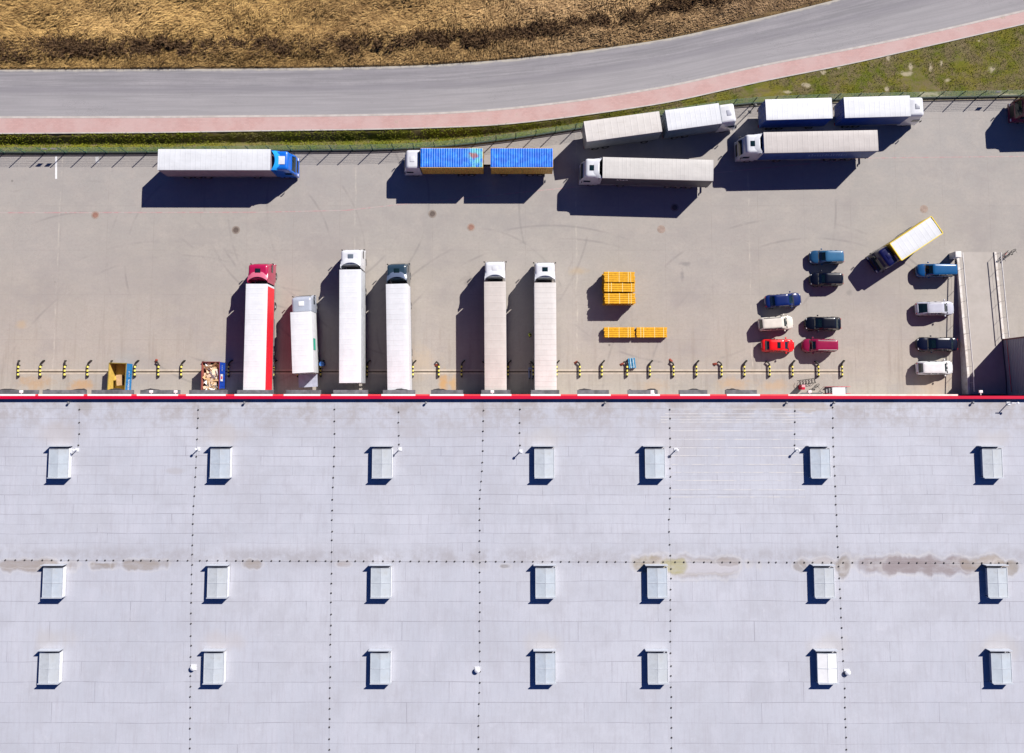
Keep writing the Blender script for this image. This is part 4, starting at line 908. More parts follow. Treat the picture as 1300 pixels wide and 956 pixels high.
# cars
def car(label, c, ang, L, Wd, H, body, hood=.95, boot=.12, rake=.55, rrake=.35, cat='car', name='parked_car', roofm=None, sunroof=False, rails=False, van=False):
    p = P(*c, .8); t = empty(name, (p.x, p.y, 0), R(ang), label, cat, 'cars parked in the yard')
    H += .1; hl = L/2; hw = Wd/2; belt = .98 if not van else 1.1
    def drop(x_, y_): 
        tt = max(0, (x_-(hl-hood*1.3))/(hood*1.3)); rr2 = max(0, (-x_-(hl-boot-.3))/(boot+.3)) if boot > .3 else 0
        return -.20*tt**2-.06*rr2**2
    rings = [rr(-hl+.12, hl-.14, hw-.10, .4, .25, .24), rr(-hl+.03, hl-.04, hw-.02, .48, .3, .40), rr(-hl, hl, hw, .52, .32, .60), rr(-hl+.02, hl-.05, hw-.01, .55, .34, belt-.12, drop=drop), rr(-hl+.06, hl-.16, hw-.06, .58, .36, belt-.02, drop=drop), rr(-hl+.16, hl-.34, hw-.16, .55, .34, belt+.03, drop=drop), rr(-hl+.4, hl-.8, hw-.42, .4, .3, belt+.05, drop=drop)]
    tp = lambda ring: [Vector((p_.x, p_.y*(1-.13*abs(p_.x/hl)**3.2), p_.z)) for p_ in ring]
    rings = [tp(q_) for q_ in rings]
    g = MB(); g.loft(rings); bd = g.build('body', body, t, smooth=45)
    xc = hl-hood; xb = -hl+boot
    lo = rr(xb, xc, hw-.08, .28, .16, belt-.02); mid = rr(xb+rrake*.45, xc-rake*.5, hw-.14, .25, .16, belt+(H-belt)*.5); hi = rr(xb+rrake*.9, xc-rake-.05, hw-.2, .2, .16, H-.07)
    lo, mid, hi = tp(lo), tp(mid), tp(hi)
    G = split_loft([lo, mid, hi])
    G['front'].build('windscreen', M['glass'], t, smooth=40); B('cowl', M['black'], t, (xc-.06, xc+.05, -hw*.78, hw*.78, belt+.0, belt+.035)); G['back'].build('rear_window', M['glass'], t, smooth=40)
    for s in ('left', 'right'): G[s].build('side_window', M['glass'], t, smooth=40)
    g = MB(); g.add(G['corner'].v, G['corner'].f)
    g.loft([tp(q_) for q_ in [rr(xb+rrake*.9-.02, xc-rake-.03, hw-.19, .21, .17, H-.075), rr(xb+rrake*.9+.04, xc-rake-.09, hw-.235, .2, .16, H-.03), rr(xb+rrake+.2, xc-rake-.35, hw-.42, .15, .15, H), rr(xb+rrake+.5, xc-rake-.7, hw-.6, .08, .08, H+.008)]])
    for x_ in (xc-rake-.85, (xc+xb)/2-.5):
        for s in (-1, 1): g.tube([(x_, s*(hw-.075), belt), (x_, s*(hw-.135), belt+(H-belt)*.5), (x_, s*(hw-.195), H-.08)], .03, 6)
    g.build('roof', roofm or body, t, smooth=45)
    for s in (-1, 1):
        B('headlight', M['lamp'], t, (hl-.34, hl-.13, s*(hw-.38)-.13, s*(hw-.38)+.13, .64, .745), bevel=.03)
        B('tail_light', M['red_lamp'], t, (-hl+.0, -hl+.1, s*(hw-.33)-.08, s*(hw-.33)+.08, .72, .86), bevel=.02)
        B('mirror', body, t, (xc-.42, xc-.26, s*(hw+.08)-.09, s*(hw+.08)+.09, belt+.02, belt+.16), bevel=.03)
        for x_ in (hl-.82, -hl+.78): wheel(t, x_, s*(hw-.01), .32, .22)
        if rails: B('roof_rail', M['rail_steel'] if rails == 1 else M['dark'], t, (xb+rrake+.15, xc-rake-.3, s*(hw-.28)-.015, s*(hw-.28)+.015, H-.02, H+.045))
    if sunroof:
        xm = (xb+rrake+xc-rake)/2+.05; B('sunroof', M['glass'], t, (xm-.2+.1, xm+.22+.1, -.38, .38, H-.01, H+.018), bevel=.01)
    B('grille', M['black'], t, (hl-.1, hl+.01, -.45, .45, .45, .6)); B('number_plate', M['white'], t, (-hl-.015, -hl+.01, -.26, .26, .6, .71))
    # door shut lines
    g = MB()
    for x_ in (xc-.25, xc-1.25, xc-2.2):
        for s in (-1, 1): g.box((x_, s*(hw-.003)*(1-.13*abs(x_/hl)**3.2), .62), (.012, .014, .4))
    g.build('door_gap', M['black'], t)
    return t
car('steel blue estate with pale blue roof, directly above the black hatchback', (1049.5, 326.5), 180, 4.25, 1.76, 1.55, paint('steel_blue_paint', (.016, .07, .16)), 1.05, .1, .6, .3, roofm=paint('pale_blue_roof', (.035, .13, .25)))
car('black hatchback directly below the steel blue estate', (1049.5, 354.5), 180, 4.1, 1.74, 1.5, paint('black_paint', (.002, .003, .010)), .95, .1, .6, .35)
car('royal blue saloon with green tinted windscreen facing right above the cream estate', (994.5, 381.5), 5, 4.5, 1.78, 1.45, paint('royal_blue_paint', (.003, .014, .10)), 1.1, .5, .65, .55)
car('cream off-road estate with roof rails between the royal blue saloon and the red car', (985.5, 410.5), 4, 4.3, 1.78, 1.6, paint('cream_paint', (.64, .60, .53)), .95, .05, .5, .2, rails=2)
car('bright red small car with black sunroof facing right', (988, 438.8), 0, 4.05, 1.68, 1.42, paint('bright_red_paint', (.70, .008, .01)), .85, .3, .55, .5, sunroof=True)
car('black saloon with pale blue rear window above the dark red van', (1045, 410.8), 180, 4.4, 1.78, 1.45, paint('black_blue_paint', (.002, .003, .008)), 1.1, .35, .65, .6)
car('dark raspberry red small van facing left beside the bright red car', (1040, 438.8), 180, 4.25, 1.72, 1.65, paint('raspberry_paint', (.25, .008, .05)), .85, .04, .5, .15, rails=1, van=True, cat='van')
v = car('bright blue van with ribbed light roof parked against the foot of the ramp', (1187, 343.5), 180, 4.65, 1.74, 1.7, paint('bright_blue_paint', (.005, .07, .23)), .95, .04, .6, .06, van=True, cat='van', name='parked_van', roofm=paint('ribbed_blue_roof', (.010, .09, .24)))
g = MB()
for y_ in (-.45, -.27, -.09, .09, .27, .45): g.b2(-2.15, .35, y_-.03, y_+.03, 1.69, 1.725)
for x_ in (-1.3, -.35): g.b2(x_-.02, x_+.02, -.6, .6, 1.69, 1.715)
g.build('roof_rib', paint('rib_blue', (.10, .38, .60)), v)
car('silver estate with black tailgate and roof rails beside the ramp', (1187.5, 391.5), 1, 4.75, 1.78, 1.52, paint('silver_paint', (.46, .47, .54)), 1.05, .12, .6, 1.0, rails=1)
car('dark navy saloon with its rear close to the ramp wall', (1190, 437), 180, 4.95, 1.8, 1.46, paint('midnight_paint', (.002, .004, .018)), 1.2, .6, .7, .6)
car('white small estate nearest the warehouse beside the ramp', (1187.3, 467), 1, 4.5, 1.78, 1.52, paint('clean_white_paint', (.66, .66, .67)), .9, .1, .55, .35)

# ---------------------------------------------------------------- dock wheel guides
GY = mat('guide_yellow', (.78, .68, .12), .5, var=.1); GB = mat('guide_black', (.015, .013, .01), .6)
def guide(kind):
    """striped wheel guide tube, flared at its yard end"""
    bend = {'L': [(0, 0.70), (-.10, .85), (-.30, .98)], 'R': [(0, .70), (.10, .88), (.34, 1.12)], 'S': [(0, .7), (-.03, .95), (-.02, 1.1)]}[kind]
    root = empty('wheel_guide'); z = .28
    g = MB(); g.tube([(0, -.85, z-.2), (0, -.82, z), (0, .68, z)], .10, 10); o = g.build('guide_tube', GB, root, smooth=50)
    g = MB(); g.tube([(bend[0][0], .66, z)]+[(a, b, z) for a, b in bend]+[(bend[-1][0], bend[-1][1]+.02, 0)], .09, 10); g.build('flared_end', GB, root, smooth=50)
    for k in range(3):
        y_ = -.56+.46*k; g = MB(); g.tube([(0, y_-.11, z), (0, y_+.11, z)], .115, 10); g.build('stripe', GY, root, smooth=50)
    for y_ in (-.75, .55): B('foot', GB, root, (-.09, .09, y_-.06, y_+.06, 0, .2))
    return root
gprot = {k: guide(k) for k in 'LRS'}; used = set()
ordn = ['leftmost', 'second', 'third', 'fourth', 'fifth', 'sixth', 'seventh', 'eighth', 'ninth', 'tenth', 'eleventh', 'twelfth', 'thirteenth', 'fourteenth', 'fifteenth', 'sixteenth', 'seventeenth', 'eighteenth']
prs = [(23, 51), (82, 111), (141, 171), (201, 230), (260, 290), (318, 347), (378, 407), (437, 466), (495, 524), (557, 586), (616, 645), (677, 706.5), (736, 764), (796, 825), (855, 884), (916, 945), (977, 1006), (1039, 1069)]
for i, (a, b) in enumerate(prs):
    for px_, kd, side in ((a, 'S' if i < 3 else 'L', 'left'), (b, 'R', 'right')):
        if px_ in (318,): continue
        p = P(px_, 469.5, .28); k = kd
        if k not in used: o = gprot[k]; used.add(k)
        else: o = copy_tree(gprot[k])
        o.location = (p.x, p.y, 0)
        pr = 'leftmost' if i == 0 else ('rightmost' if i == len(prs)-1 else ordn[i])
        tag(o, f'black and yellow striped wheel guide, {side} one of the {pr} pair from the left' if 0 < i < len(prs)-1 else f'black and yellow striped wheel guide, {side} one of the {pr} pair', 'wheel guide', 'striped wheel guides along the drain')

# ---------------------------------------------------------------- yellow bundles of beams
YB = mat('yellow_beam', (.74, .37, .008), .5, var=.18, scale=3, dirt=(.52, .24, .01)); YS = mat('pale_strap', (.80, .62, .25), .5)
def bundle(seed):
    rnd = random.Random(seed); root = empty('beam_bundle'); L, Wd, Hh = 3.72, 1.26, .6; g = MB(); nb = 5
    for lay in range(3):
        for i in range(nb):
            y_ = -Wd/2+Wd*(i+.5)/nb; e = rnd.uniform(-.06, .06)
            z = .02+.2*lay
            g.box((e, y_, z+.03), (L, Wd/nb*.84, .045)); g.box((e, y_, z+.17), (L, Wd/nb*.84, .045)); g.box((e, y_, z+.1), (L-.01, .05, .1))
    g.build('beam', YB, root)
    for x_ in (-1.35, -.05, 1.35, 1.05) if seed % 2 else (-1.35, -1.0, .35, 1.45): B('strap', YS, root, (x_-.035, x_+.035, -Wd/2-.01, Wd/2+.01, Hh+.012, Hh+.024), (x_-.035, x_+.035, -Wd/2-.015, -Wd/2-.005, 0.02, Hh+.02), (x_-.035, x_+.035, Wd/2+.005, Wd/2+.015, 0.02, Hh+.02))
    B('skid', mat('skid_wood', (.3, .2, .1), .8), root, (-1.3, -1.2, -Wd/2, Wd/2, -.08, .0), (1.2, 1.3, -Wd/2, Wd/2, -.08, .0))
    return root
b0 = bundle(1); b1 = bundle(2); fr = [True, True]
def place_b(i, px_, py_, ztop, label, rz=0):
    src = (b0, b1)[i]; o = src if fr[i] else copy_tree(src); fr[i] = False
    p = P(px_, py_, ztop); o.location = (p.x, p.y, ztop-.62); o.rotation_euler = (0, 0, R(rz))
    tag(o, label, 'beam bundle', 'strapped bundles of yellow beams')
col_ = [(786.7, 351.5, 'back', 2.13), (786.3, 363.8, 'middle', 2.0), (786.7, 378.8, 'front', 2.13)]
for ci, (a, b, nm, zt) in enumerate(col_):
    X0 = P(a, b, zt)
    for k, lvl in enumerate(('top', 'middle', 'bottom')):
        z = zt-.70*k
        src = (ci+k) % 2; o = (b0, b1)[src] if fr[src] else copy_tree((b0, b1)[src]); fr[src] = False
        o.location = (X0.x+random.uniform(-.06, .06), X0.y, z-.62); o.rotation_euler = (0, 0, R(random.uniform(-.8, .8)))
        tag(o, f'yellow strapped beam bundle, {lvl} layer of the {nm} column in the tall stack', 'beam bundle', 'strapped bundles of yellow beams')
place_b(0, 786.5, 421.8, .70, 'single layer yellow beam bundle on the ground, left one of the low pair'); place_b(1, 827.5, 421.8, .70, 'single layer yellow beam bundle on the ground, right one of the low pair')

# blue pallet-like stack, chocks, drum, pallet jack
p = P(802.5, 461, .4); t = empty('blue_pallet', (p.x, p.y, 0), R(6), 'small blue and white slatted pallet standing by the wheel guides', 'pallet')
bl = mat('blue_pallet_board', (.02, .22, .42), .6); B('board', bl, t, *[(-.44+.23*k, -.44+.23*k+.15, -.62, .62, .36, .40) for k in range(4)]); B('board_pale', mat('pale_board', (.5, .62, .68), .6), t, (-.22, -.14, -.6, .6, .402, .42), (.13, .2, -.6, .6, .402, .42))
B('bearer', bl, t, (-.42, .42, -.6, -.5, 0.0, .36), (-.42, .42, .5, .6, 0.0, .36), (-.42, .42, -.05, .05, 0.0, .36))
CK = mat('chock_red_brown', (.33, .07, .04), .7)
for px_, py_, rz, lb in ((789, 462.3, 25, 'rusty red wheel chock left of the blue pallet'), (851.5, 457.5, -50, 'rusty red wheel chock at the guide right of the blue pallet'), (907, 462, 10, 'pale red wheel chock lying farthest right along the guides'), (731, 460, 30, 'red wheel chock just right of the docked cream roofed truck'), (198.5, 458.5, 60, 'red wheel chock at the guide between the two waste skips'), (554, 463.5, 20, 'brown wheel chock between the dark cab truck and the beige roofed truck')):
    p = P(px_, py_); o = MB().add([(-.26, -.12, 0), (.26, -.12, 0), (.26, .12, 0), (-.26, .12, 0), (.14, -.12, .26), (.24, -.12, .26), (.24, .12, .26), (.14, .12, .26)], [(3, 2, 1, 0), (0, 1, 5, 4), (1, 2, 6, 5), (2, 3, 7, 6), (3, 0, 4, 7), (4, 5, 6, 7)]).build('wheel_chock', CK, bevel=.02)
    o.location = (p.x, p.y, .004); o.rotation_euler = (0, 0, R(rz)); tag(o, lb, 'wheel chock', 'wheel chocks')
p = P(408.5, 462, .7); t = empty('blue_drum', (p.x, p.y, 0), 0, 'blue steel drum standing beside the small box truck', 'drum')
g = MB(); g.lathe([(0.001, 0), (.28, 0), (.29, .02), (.28, .05), (.28, .28), (.292, .3), (.28, .32), (.28, .56), (.292, .58), (.28, .6), (.28, .84), (.29, .86), (.29, .88), (.27, .865), (.001, .86)], n=24); g.build('drum_shell', mat('drum_blue', (.03, .12, .38), .4, .1), t, smooth=40)
g = MB(); g.lathe([(.001, .9), (.035, .9), (.04, .862)][::-1], (.15, 0, 0), n=10); g.build('drum_cap', M['dark'], t, smooth=40)
p = P(673.5, 470, .2); t = empty('pallet_jack', (p.x, p.y, 0), R(92), 'blue grey hand pallet jack left beside the rightmost docked truck', 'pallet jack')
jm = mat('jack_blue_grey', (.22, .27, .42), .5); B('fork', jm, t, (-1.1, .15, -.27, -.11, .06, .12), (-1.1, .15, .11, .27, .06, .12)); B('pump_body', jm, t, (.1, .35, -.27, .27, .06, .4), bevel=.03)
g = MB(); g.tube([(.3, 0, .35), (.75, 0, 1.1)], .025, 8); g.tube([(.75, -.2, 1.1), (.78, -.2, 1.25), (.78, .2, 1.25), (.75, .2, 1.1), (.75, -.2, 1.1)], .02, 8); g.build('handle', M['dark'], t, smooth=40)
g = MB(); [g.lathe([(.001, -.05), (.09, -.05), (.09, .05), (.001, .05)], (a, b, .09), 'Y', 12) for a, b in ((.25, -.12), (.25, .12), (-1.0, -.19), (-1.0, .19))]; g.build('roller', M['rubber'], t, smooth=40)

# manhole covers
MC = {'dark': mat('cover_dark', (.13, .10, .085), .7), 'red': mat('cover_rust', (.30, .165, .125), .8), 'pale': mat('cover_pale', (.33, .25, .21), .8)}
for px_, py_, kd, lb in ((121, 273, 'red', 'rusty brown round manhole cover on the red line at the left of the yard'), (299.5, 292, 'dark', 'brown round manhole cover below the blue cab truck'), (549, 271.5, 'dark', 'dark round manhole cover just below the container truck shadow'), (598, 288.5, 'red', 'reddish round manhole cover in the open middle of the yard'), (839.5, 291, 'pale', 'pale brown round manhole cover below the off white semi truck'), (1173, 265.3, 'pale', 'faint pinkish round manhole cover above the slanted box truck'), (856.5, 263.5, 'dark', 'dark manhole cover inside the shadow of the off white semi truck')):
    p = P(px_, py_); t = empty('manhole_cover', (p.x, p.y, 0), 0, lb, 'manhole cover', 'manhole covers in the yard')
    g = MB(); g.lathe([(.001, .014), (.33, .014), (.34, .006), (.34, -.01)][::-1], n=24); 
    for k in range(-3, 4): g.box((0, k*.085, .016), (2*math.sqrt(max(.01, .09-(k*.085)**2)), .03, .008))
    g.build('cover', MC[kd], t, smooth=30)
    g = MB(); g.lathe([(.35, -.01), (.35, .010), (.50, .010), (.52, -.01)][::-1], n=28); g.build('ring_frame', mat('cover_ring', (.32, .25, .21) if kd != 'dark' else (.24, .2, .17), .8), t, smooth=30)

# skips
def skip(label, px0, px1, pyt, h, L, inm, outm, rot, fill):
    a, b = P(px0, pyt, h), P(px1, pyt, h); Wd = b.x-a.x
    t = empty('waste_skip', ((a.x+b.x)/2, a.y-L/2, 0), R(rot), label, 'waste skip', 'waste skips at the docks')
    hx, hy, th = Wd/2, L/2, .05
    B('outer_wall', outm, t, (hx-th/2, hx, -hy, hy, .15, h-.002), (-hx, -hx+th/2, -hy, hy, .15, h-.002), (-hx, hx, hy-th/2, hy, .15, h-.002), (-hx, hx, -hy, -hy+th/2, .15, h-.002))
    B('inner_wall', inm, t, (hx-th, hx-th/2-.001, -hy+th, hy-th, .18, h-.01), (-hx+th/2+.001, -hx+th, -hy+th, hy-th, .18, h-.01), (-hx+th, hx-th, hy-th, hy-th/2-.001, .18, h-.01), (-hx+th, hx-th, -hy+th/2+.001, -hy+th, .18, h-.01))
    B('floor', inm, t, (-hx+th, hx-th, -hy+th, hy-th, .12, .18))
    g = MB()
    for s in (-1, 1): g.b2(s*hx-.04, s*hx+.04, -hy-.03, hy+.03, h, h+.07)
    g.b2(-hx, hx, hy-.04, hy+.04, h, h+.07); g.b2(-hx, hx, -hy-.04, -hy+.04, h, h+.07); g.build('rim', fill['rim'], t)
    for s in (-1, 1): B('stiffener', outm, t, *[(s*hx-.03 if s < 0 else hx, s*hx if s < 0 else hx+.03, -hy+.5*k, -hy+.5*k+.06, .2, h) for k in range(1, int(L/.5))])
    B('runner', M['dark'], t, (-hx+.3, -hx+.45, -hy, hy, 0, .12), (hx-.45, hx-.3, -hy, hy, 0, .12))
    return t, hx, hy
yin = mat('skip_yellow_inside', (.62, .42, .09), .6, var=.15, dirt=(.35, .2, .06)); bout = mat('skip_blue', (.015, .17, .42), .5, var=.12); bout2 = mat('skip_royal_blue', (.01, .06, .42), .5, var=.12); rin = mat('skip_brown_inside', (.33, .10, .07), .7)
cb = mat('cardboard', (.52, .33, .17), .85, var=.15); cbl = mat('pale_cardboard', (.68, .5, .36), .85, var=.12); ply = mat('white_packing', (.75, .74, .72), .7)
t1, hx, hy = skip('open waste skip, yellow inside and blue outside, nearly empty with one upright cardboard piece', 138.3, 160.2, 461, 1.7, 3.8, yin, bout, -1.5, dict(rim=mat('rim_olive', (.25, .2, .05), .6)))
def lettering(t, x_, hy, word, size, z, m, span):
    cu = bpy.data.curves.new('skip_lettering', 'FONT'); cu.body = word; cu.size = size; cu.extrude = .004; cu.align_x = 'CENTER'; cu.align_y = 'CENTER'
    tmp = bpy.data.objects.new('tmp', cu); COL.objects.link(tmp); bpy.context.view_layer.update()
    me = bpy.data.meshes.new_from_object(tmp.evaluated_get(bpy.context.evaluated_depsgraph_get())); bpy.data.objects.remove(tmp)
    me.materials.clear(); me.materials.append(m); o = bpy.data.objects.new('lettering', me); COL.objects.link(o); o.parent = t
    o.location = (x_, hy, z); o.rotation_euler = (R(90), 0, R(90)); return o
def scribble(t, x_, y0, y1, z0, z1, m, seed):
    """short strokes standing in for a faded line of writing nobody could read"""
    rnd = random.Random(seed); g = MB(); y_ = y0
    while y_ < y1:
        w_ = rnd.uniform(.06, .16); hh = rnd.uniform(.6, 1)*(z1-z0); g.b2(x_, x_+.008, y_, y_+.05, z0, z0+hh)
        if rnd.random() < .7: g.b2(x_, x_+.008, y_+.052, y_+w_, z0+hh*.4*rnd.choice((0, 1, 2)), z0+hh*.4*rnd.choice((0, 1, 2))+.06) if False else g.b2(x_, x_+.008, y_+.052, y_+w_, z0+hh-.07, z0+hh)
        y_ += w_+.06
    g.build('lettering', m, t)
scribble(t1, hx+.035, -1.3, .0, .75, 1.15, M['white'], 3); scribble(t1, hx+.035, .35, .9, .85, 1.1, M['white'], 5)
o = MB().box((-.05, -.15, .75), (.5, 1.3, .9), .12).build('carton', cb); 
t = tag(o, 'upright piece of brown cardboard inside the nearly empty skip', 'cardboard'); o.location = t1.location; o.name = 'cardboard_piece'; o.location.z = .06
t2, hx, hy = skip('open waste skip, royal blue outside, heaped with cardboard and packing', 256.6, 278.8, 459.5, 2.1, 3.9, rin, bout2, 0, dict(rim=mat('rim_dark_red', (.2, .05, .05), .6)))
scribble(t2, hx+.035, .9, 1.6, 1.1, 1.55, mat('pale_blue_letters', (.4, .5, .7), .5), 9)
B('label_plate', M['white'], t2, (hx+.032, hx+.045, -.35, .5, 1.0, 1.75)); B('red_emblem', M['red_paint'], t2, (hx+.046, hx+.052, -.1, .25, 1.2, 1.6))
rnd = random.Random(5); g = MB(); g2 = MB(); g3 = MB()
for k in range(120):
    G_ = (g, g, g2, g3)[rnd.randrange(4)]
    lx, ly = rnd.uniform(.3, 1.2), rnd.uniform(.15, .8); cx = rnd.uniform(-hx+.35, hx-.35); cy = rnd.uniform(-hy+.35, hy-.35); cz = 1.35+.45*rnd.random()+.25*(1-(cx/hx)**2)
    M3 = Matrix.Rotation(rnd.uniform(0, 6.28), 3, 'Z') @ Matrix.Rotation(rnd.uniform(-.9, .9), 3, 'X') @ Matrix.Rotation(rnd.uniform(-.7, .7), 3, 'Y')
    lx = min(lx, 1.1); q = [M3 @ Vector(v)+Vector((cx, cy, cz)) for v in ((-lx/2, -ly/2, -.01), (lx/2, -ly/2, -.01), (lx/2, ly/2, -.01), (-lx/2, ly/2, -.01), (-lx/2, -ly/2, .01), (lx/2, -ly/2, .01), (lx/2, ly/2, .01), (-lx/2, ly/2, .01))]
    q = [Vector((min(hx-.07, max(-hx+.07, v.x)), min(hy-.07, max(-hy+.07, v.y)), v.z)) for v in q]
    G_.add(q, [(3, 2, 1, 0), (4, 5, 6, 7), (0, 1, 5, 4), (1, 2, 6, 5), (2, 3, 7, 6), (3, 0, 4, 7)])
g.b2(-hx+.08, hx-.08, -hy+.08, hy-.08, .2, 1.2)
w0 = g.build('packing_waste', cb); w0.location = t2.location; tag(w0, 'heap of torn cardboard and white packing filling the royal blue skip', 'waste heap', kind='stuff')
for gg, mm in ((g2, cbl), (g3, ply)): gg.build('packing_sheet', mm, w0)

# ---------------------------------------------------------------- bicycle, bike stand, red box, posts, person
def bicycle(label, px_, py_, rz, lay=0, fm=None):
    p = P(px_, py_); t = empty('bicycle', (p.x, p.y, 0), R(rz), label, 'bicycle'); t.rotation_euler = (R(lay), 0, R(rz))
    for x_ in (-.52, .52):
        g = MB(); g.lathe([(.31, -.018), (.345, -.018), (.345, .018), (.31, .018), (.31, -.018)], (x_, 0, .345), 'Y', 28); wv = g.build('wheel', M['rubber'], t)
        g = MB(); [g.tube([(x_, 0, .345), (x_+.31*math.cos(a), 0, .345+.31*math.sin(a))], .003, 4) for a in np.linspace(0, 6.28, 14)]; g.build('spoke', M['rim'], wv)
    g = MB(); [g.tube(q, .018, 6) for q in ([(-.52, 0, .345), (-.08, 0, .3), (.36, 0, .75), (-.2, 0, .78), (-.08, 0, .3)], [(-.52, 0, .345), (-.2, 0, .78)], [(.52, 0, .345), (.38, 0, .7), (.34, 0, .95)], [(-.2, 0, .78), (-.23, 0, .92)])]; g.build('frame', fm, t, smooth=40)
    g = MB(); g.tube([(.3, -.29, .98), (.36, -.12, .97), (.36, .12, .97), (.3, .29, .98)], .014, 6); g.build('handlebar', M['black'], t, smooth=40)
    g = MB(); g.box((-.24, 0, .94), (.26, .13, .05)); g.build('saddle', M['black'], t, bevel=.02)
    g = MB(); g.tube([(-.08, -.12, .16), (-.08, -.06, .3), (-.08, .06, .3), (-.08, .12, .44)], .012, 6); g.build('crank', M['dark'], t)
    return t
bicycle('red bicycle leaning by the top of the right ramp railing', 1273, 326, 50, -14, M['red_paint']); bicycle('dark bicycle standing behind the red one at the right ramp wall', 1280, 322, 40, 8, M['black'])
# spiral cycle stand
p = P(1024, 484.5); t = empty('cycle_stand', (p.x, p.y, 0), R(8), 'dark looped metal cycle stand left of the entrance steps', 'cycle stand')
g = MB(); pts_ = [(-1.1+2.2*k/120, .28*math.cos(k*math.pi*2*6/120), .32+.3*math.sin(k*math.pi*2*6/120)) for k in range(121)]; g.tube(pts_, .025, 6); g.build('spiral', M['dark'], t, smooth=60)
B('base_rail', M['dark'], t, (-1.15, 1.15, -.3, -.26, 0, .04), (-1.15, 1.15, .26, .3, 0, .04))
bicycle('dark bicycle leaning near the lean-to left of the entrance steps', 1031, 492, 35, 12, M['black'])
p = P(1020, 491.5, 1.2); t = empty('fire_cabinet', (p.x, p.y, 0), 0, 'red fire extinguisher cabinet standing left of the entrance steps', 'cabinet')
B('cabinet_body', M['red_paint'], t, (-.2, .2, -.3, .3, .1, 1.2), bevel=.02); B('cabinet_lid', mat('pale_pink_lid', (.7, .35, .38), .5), t, (-.2, .2, .0, .3, 1.202, 1.23)); B('cabinet_foot', M['dark'], t, (-.18, .18, -.26, .26, 0, .1))
p = P(952, 142); t = empty('barrier_post', (p.x, p.y, 0), 0, 'black post with round head between the slanted truck and the grey pair', 'post')
g = MB(); g.tube([(0, 0, 0), (0, 0, 2.1)], .06, 10); g.box((0, 0, .02), (.35, .35, .04)); g.build('pole', M['black'], t, smooth=40)
g = MB(); g.lathe([(.001, 2.32), (.2, 2.28), (.25, 2.18), (.22, 2.08), (.001, 2.05)][::-1], n=20); g.build('round_head', M['black'], t, smooth=40)
g = MB(); g.tube([(-.75, -.75, .95), (0, 0, 1.0)], .035, 8); g.build('arm', M['rail_steel'], t, smooth=40)

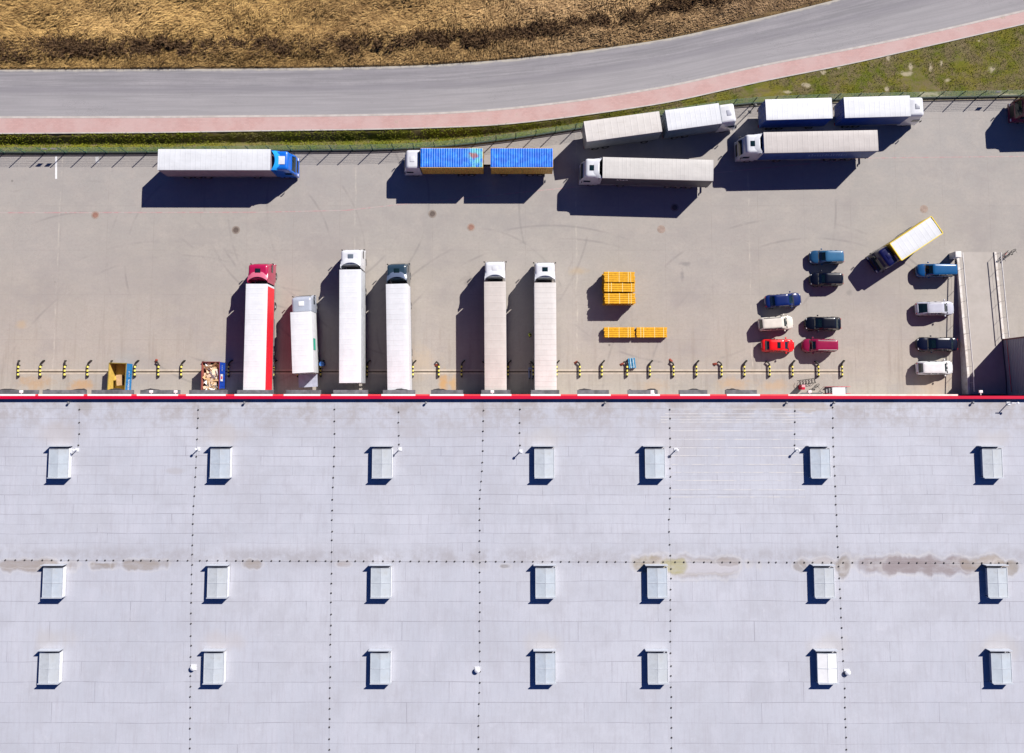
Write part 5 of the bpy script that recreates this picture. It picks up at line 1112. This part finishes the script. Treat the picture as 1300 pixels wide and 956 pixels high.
def person(label, px_, py_, rz):
    p = P(px_, py_, 1.2); root = empty('person', (p.x, p.y, 0), R(rz), label, 'person')
    J = []; E = []; Rd = []
    def j(x_, y_, z, r, par=None):
        J.append((x_, y_, z)); Rd.append(r)
        if par is not None: E.append((par, len(J)-1))
        return len(J)-1
    pel = j(0, 0, .95, .14); wa = j(0, 0, 1.12, .13, pel); ch = j(0, 0, 1.35, .15, wa); nk = j(.01, 0, 1.52, .055, ch); hd = j(.03, 0, 1.62, .085, nk); tp = j(.03, 0, 1.72, .075, hd)
    for s in (-1, 1):
        hp = j(0, s*.10, .90, .095, pel); kn = j(.04 if s > 0 else -.02, s*.11, .5, .062, hp); an = j(-.04 if s > 0 else .02, s*.11, .09, .042, kn); j(.14 if s > 0 else .2, s*.12, .04, .035, an)
        sh = j(0, s*.19, 1.43, .062, ch); el = j(-.02+.08*(s > 0), s*.26, 1.15, .042, sh); wr = j(.12+.1*(s > 0), s*.25, .94, .028, el); pm_ = j(.16+.1*(s > 0), s*.25, .88, .032, wr)
        for k in range(4):
            f1 = j(.175+.1*(s > 0)+.006*k, s*(.222+.018*k), .82, .0095, pm_); j(.18+.1*(s > 0), s*(.222+.018*k), .77+.008*abs(k-1.5), .008, f1)
        th_ = j(.19+.1*(s > 0), s*.21, .86, .0105, pm_); j(.205+.1*(s > 0), s*.195, .82, .009, th_)
    me = bpy.data.meshes.new('body'); me.from_pydata(J, E, []); o = bpy.data.objects.new('body', me); COL.objects.link(o); o.parent = root
    md = o.modifiers.new('Skin', 'SKIN')
    for i, r in enumerate(Rd): me.skin_vertices[0].data[i].radius = (r, r)
    me.skin_vertices[0].data[0].use_root = True
    o.modifiers.new('Sub', 'SUBSURF').levels = 1; o.modifiers['Sub'].render_levels = 2
    n = NT('person_clothing'); x = n.sep(); c = n.mix(n.mapr(x[2], 1.49, 1.50), (.03, .04, .08), (.5, .3, .22)); hm = n.math('MULTIPLY', n.mapr(x[2], .91, .90), n.mapr(n.math('ABSOLUTE', x[1]), .17, .19)); c = n.mix(hm, c, (.5, .3, .22)); me.materials.append(n.out(c, .8))
    g = MB(); g.loft([[Vector((.175*math.cos(a), .235*math.sin(a)*(1 if z < 1.4 else .82), z)) for a in np.linspace(0, 2*math.pi, 17)[:-1]] for z in (.88, 1.1, 1.3, 1.42)]+[[Vector((.09*math.cos(a), .12*math.sin(a), 1.52)) for a in np.linspace(0, 2*math.pi, 17)[:-1]]], False, False); g.build('vest', M['hivis'], root, smooth=60)
    g = MB(); g.lathe([(.001, 1.80), (.06, 1.79), (.10, 1.74), (.112, 1.67), (.105, 1.63)][::-1], (.02, 0, 0), n=16); g.build('hair', M['hair'], root, smooth=60)
    g = MB(); [g.box((.115, s*.035, 1.665), (.012, .02, .01)) for s in (-1, 1)]; g.box((.125, 0, 1.635), (.03, .022, .04)); g.box((.115, 0, 1.595), (.012, .045, .008)); g.build('face', mat('face_features', (.3, .12, .1), .6), root)
    return root
person('worker in a yellow hi-vis vest standing between the two rightmost docked trucks', 673, 425, 200)
bpy.context.view_layer.update()
# faded side marks nobody could read: short slanted strokes on two trailers
def side_strokes(t, x0, x1, z0, z1, m, seed, y_=-1.279):
    rnd = random.Random(seed); g = MB(); x_ = x0
    while x_ < x1:
        w_ = rnd.uniform(.12, .3); hh = (z1-z0)*rnd.uniform(.7, 1)
        g.box((x_, y_, z0+hh/2), (.08, .006, hh), ry=.25); g.box((x_+w_/2, y_, z0+hh*rnd.choice((.15, .5, .9))), (w_, .006, .09))
        x_ += w_+.12
    g.build('side_mark', m, t)
pbl = mat('faded_blue_mark', (.18, .26, .48), .5)
side_strokes(tf, -3.6, 1.2, 2.2, 3.1, pbl, 4, 1.279); side_strokes(td, 3.6, 4.9, 3.0, 3.5, M['white'], 6, 1.279)
bpy.context.view_layer.update()
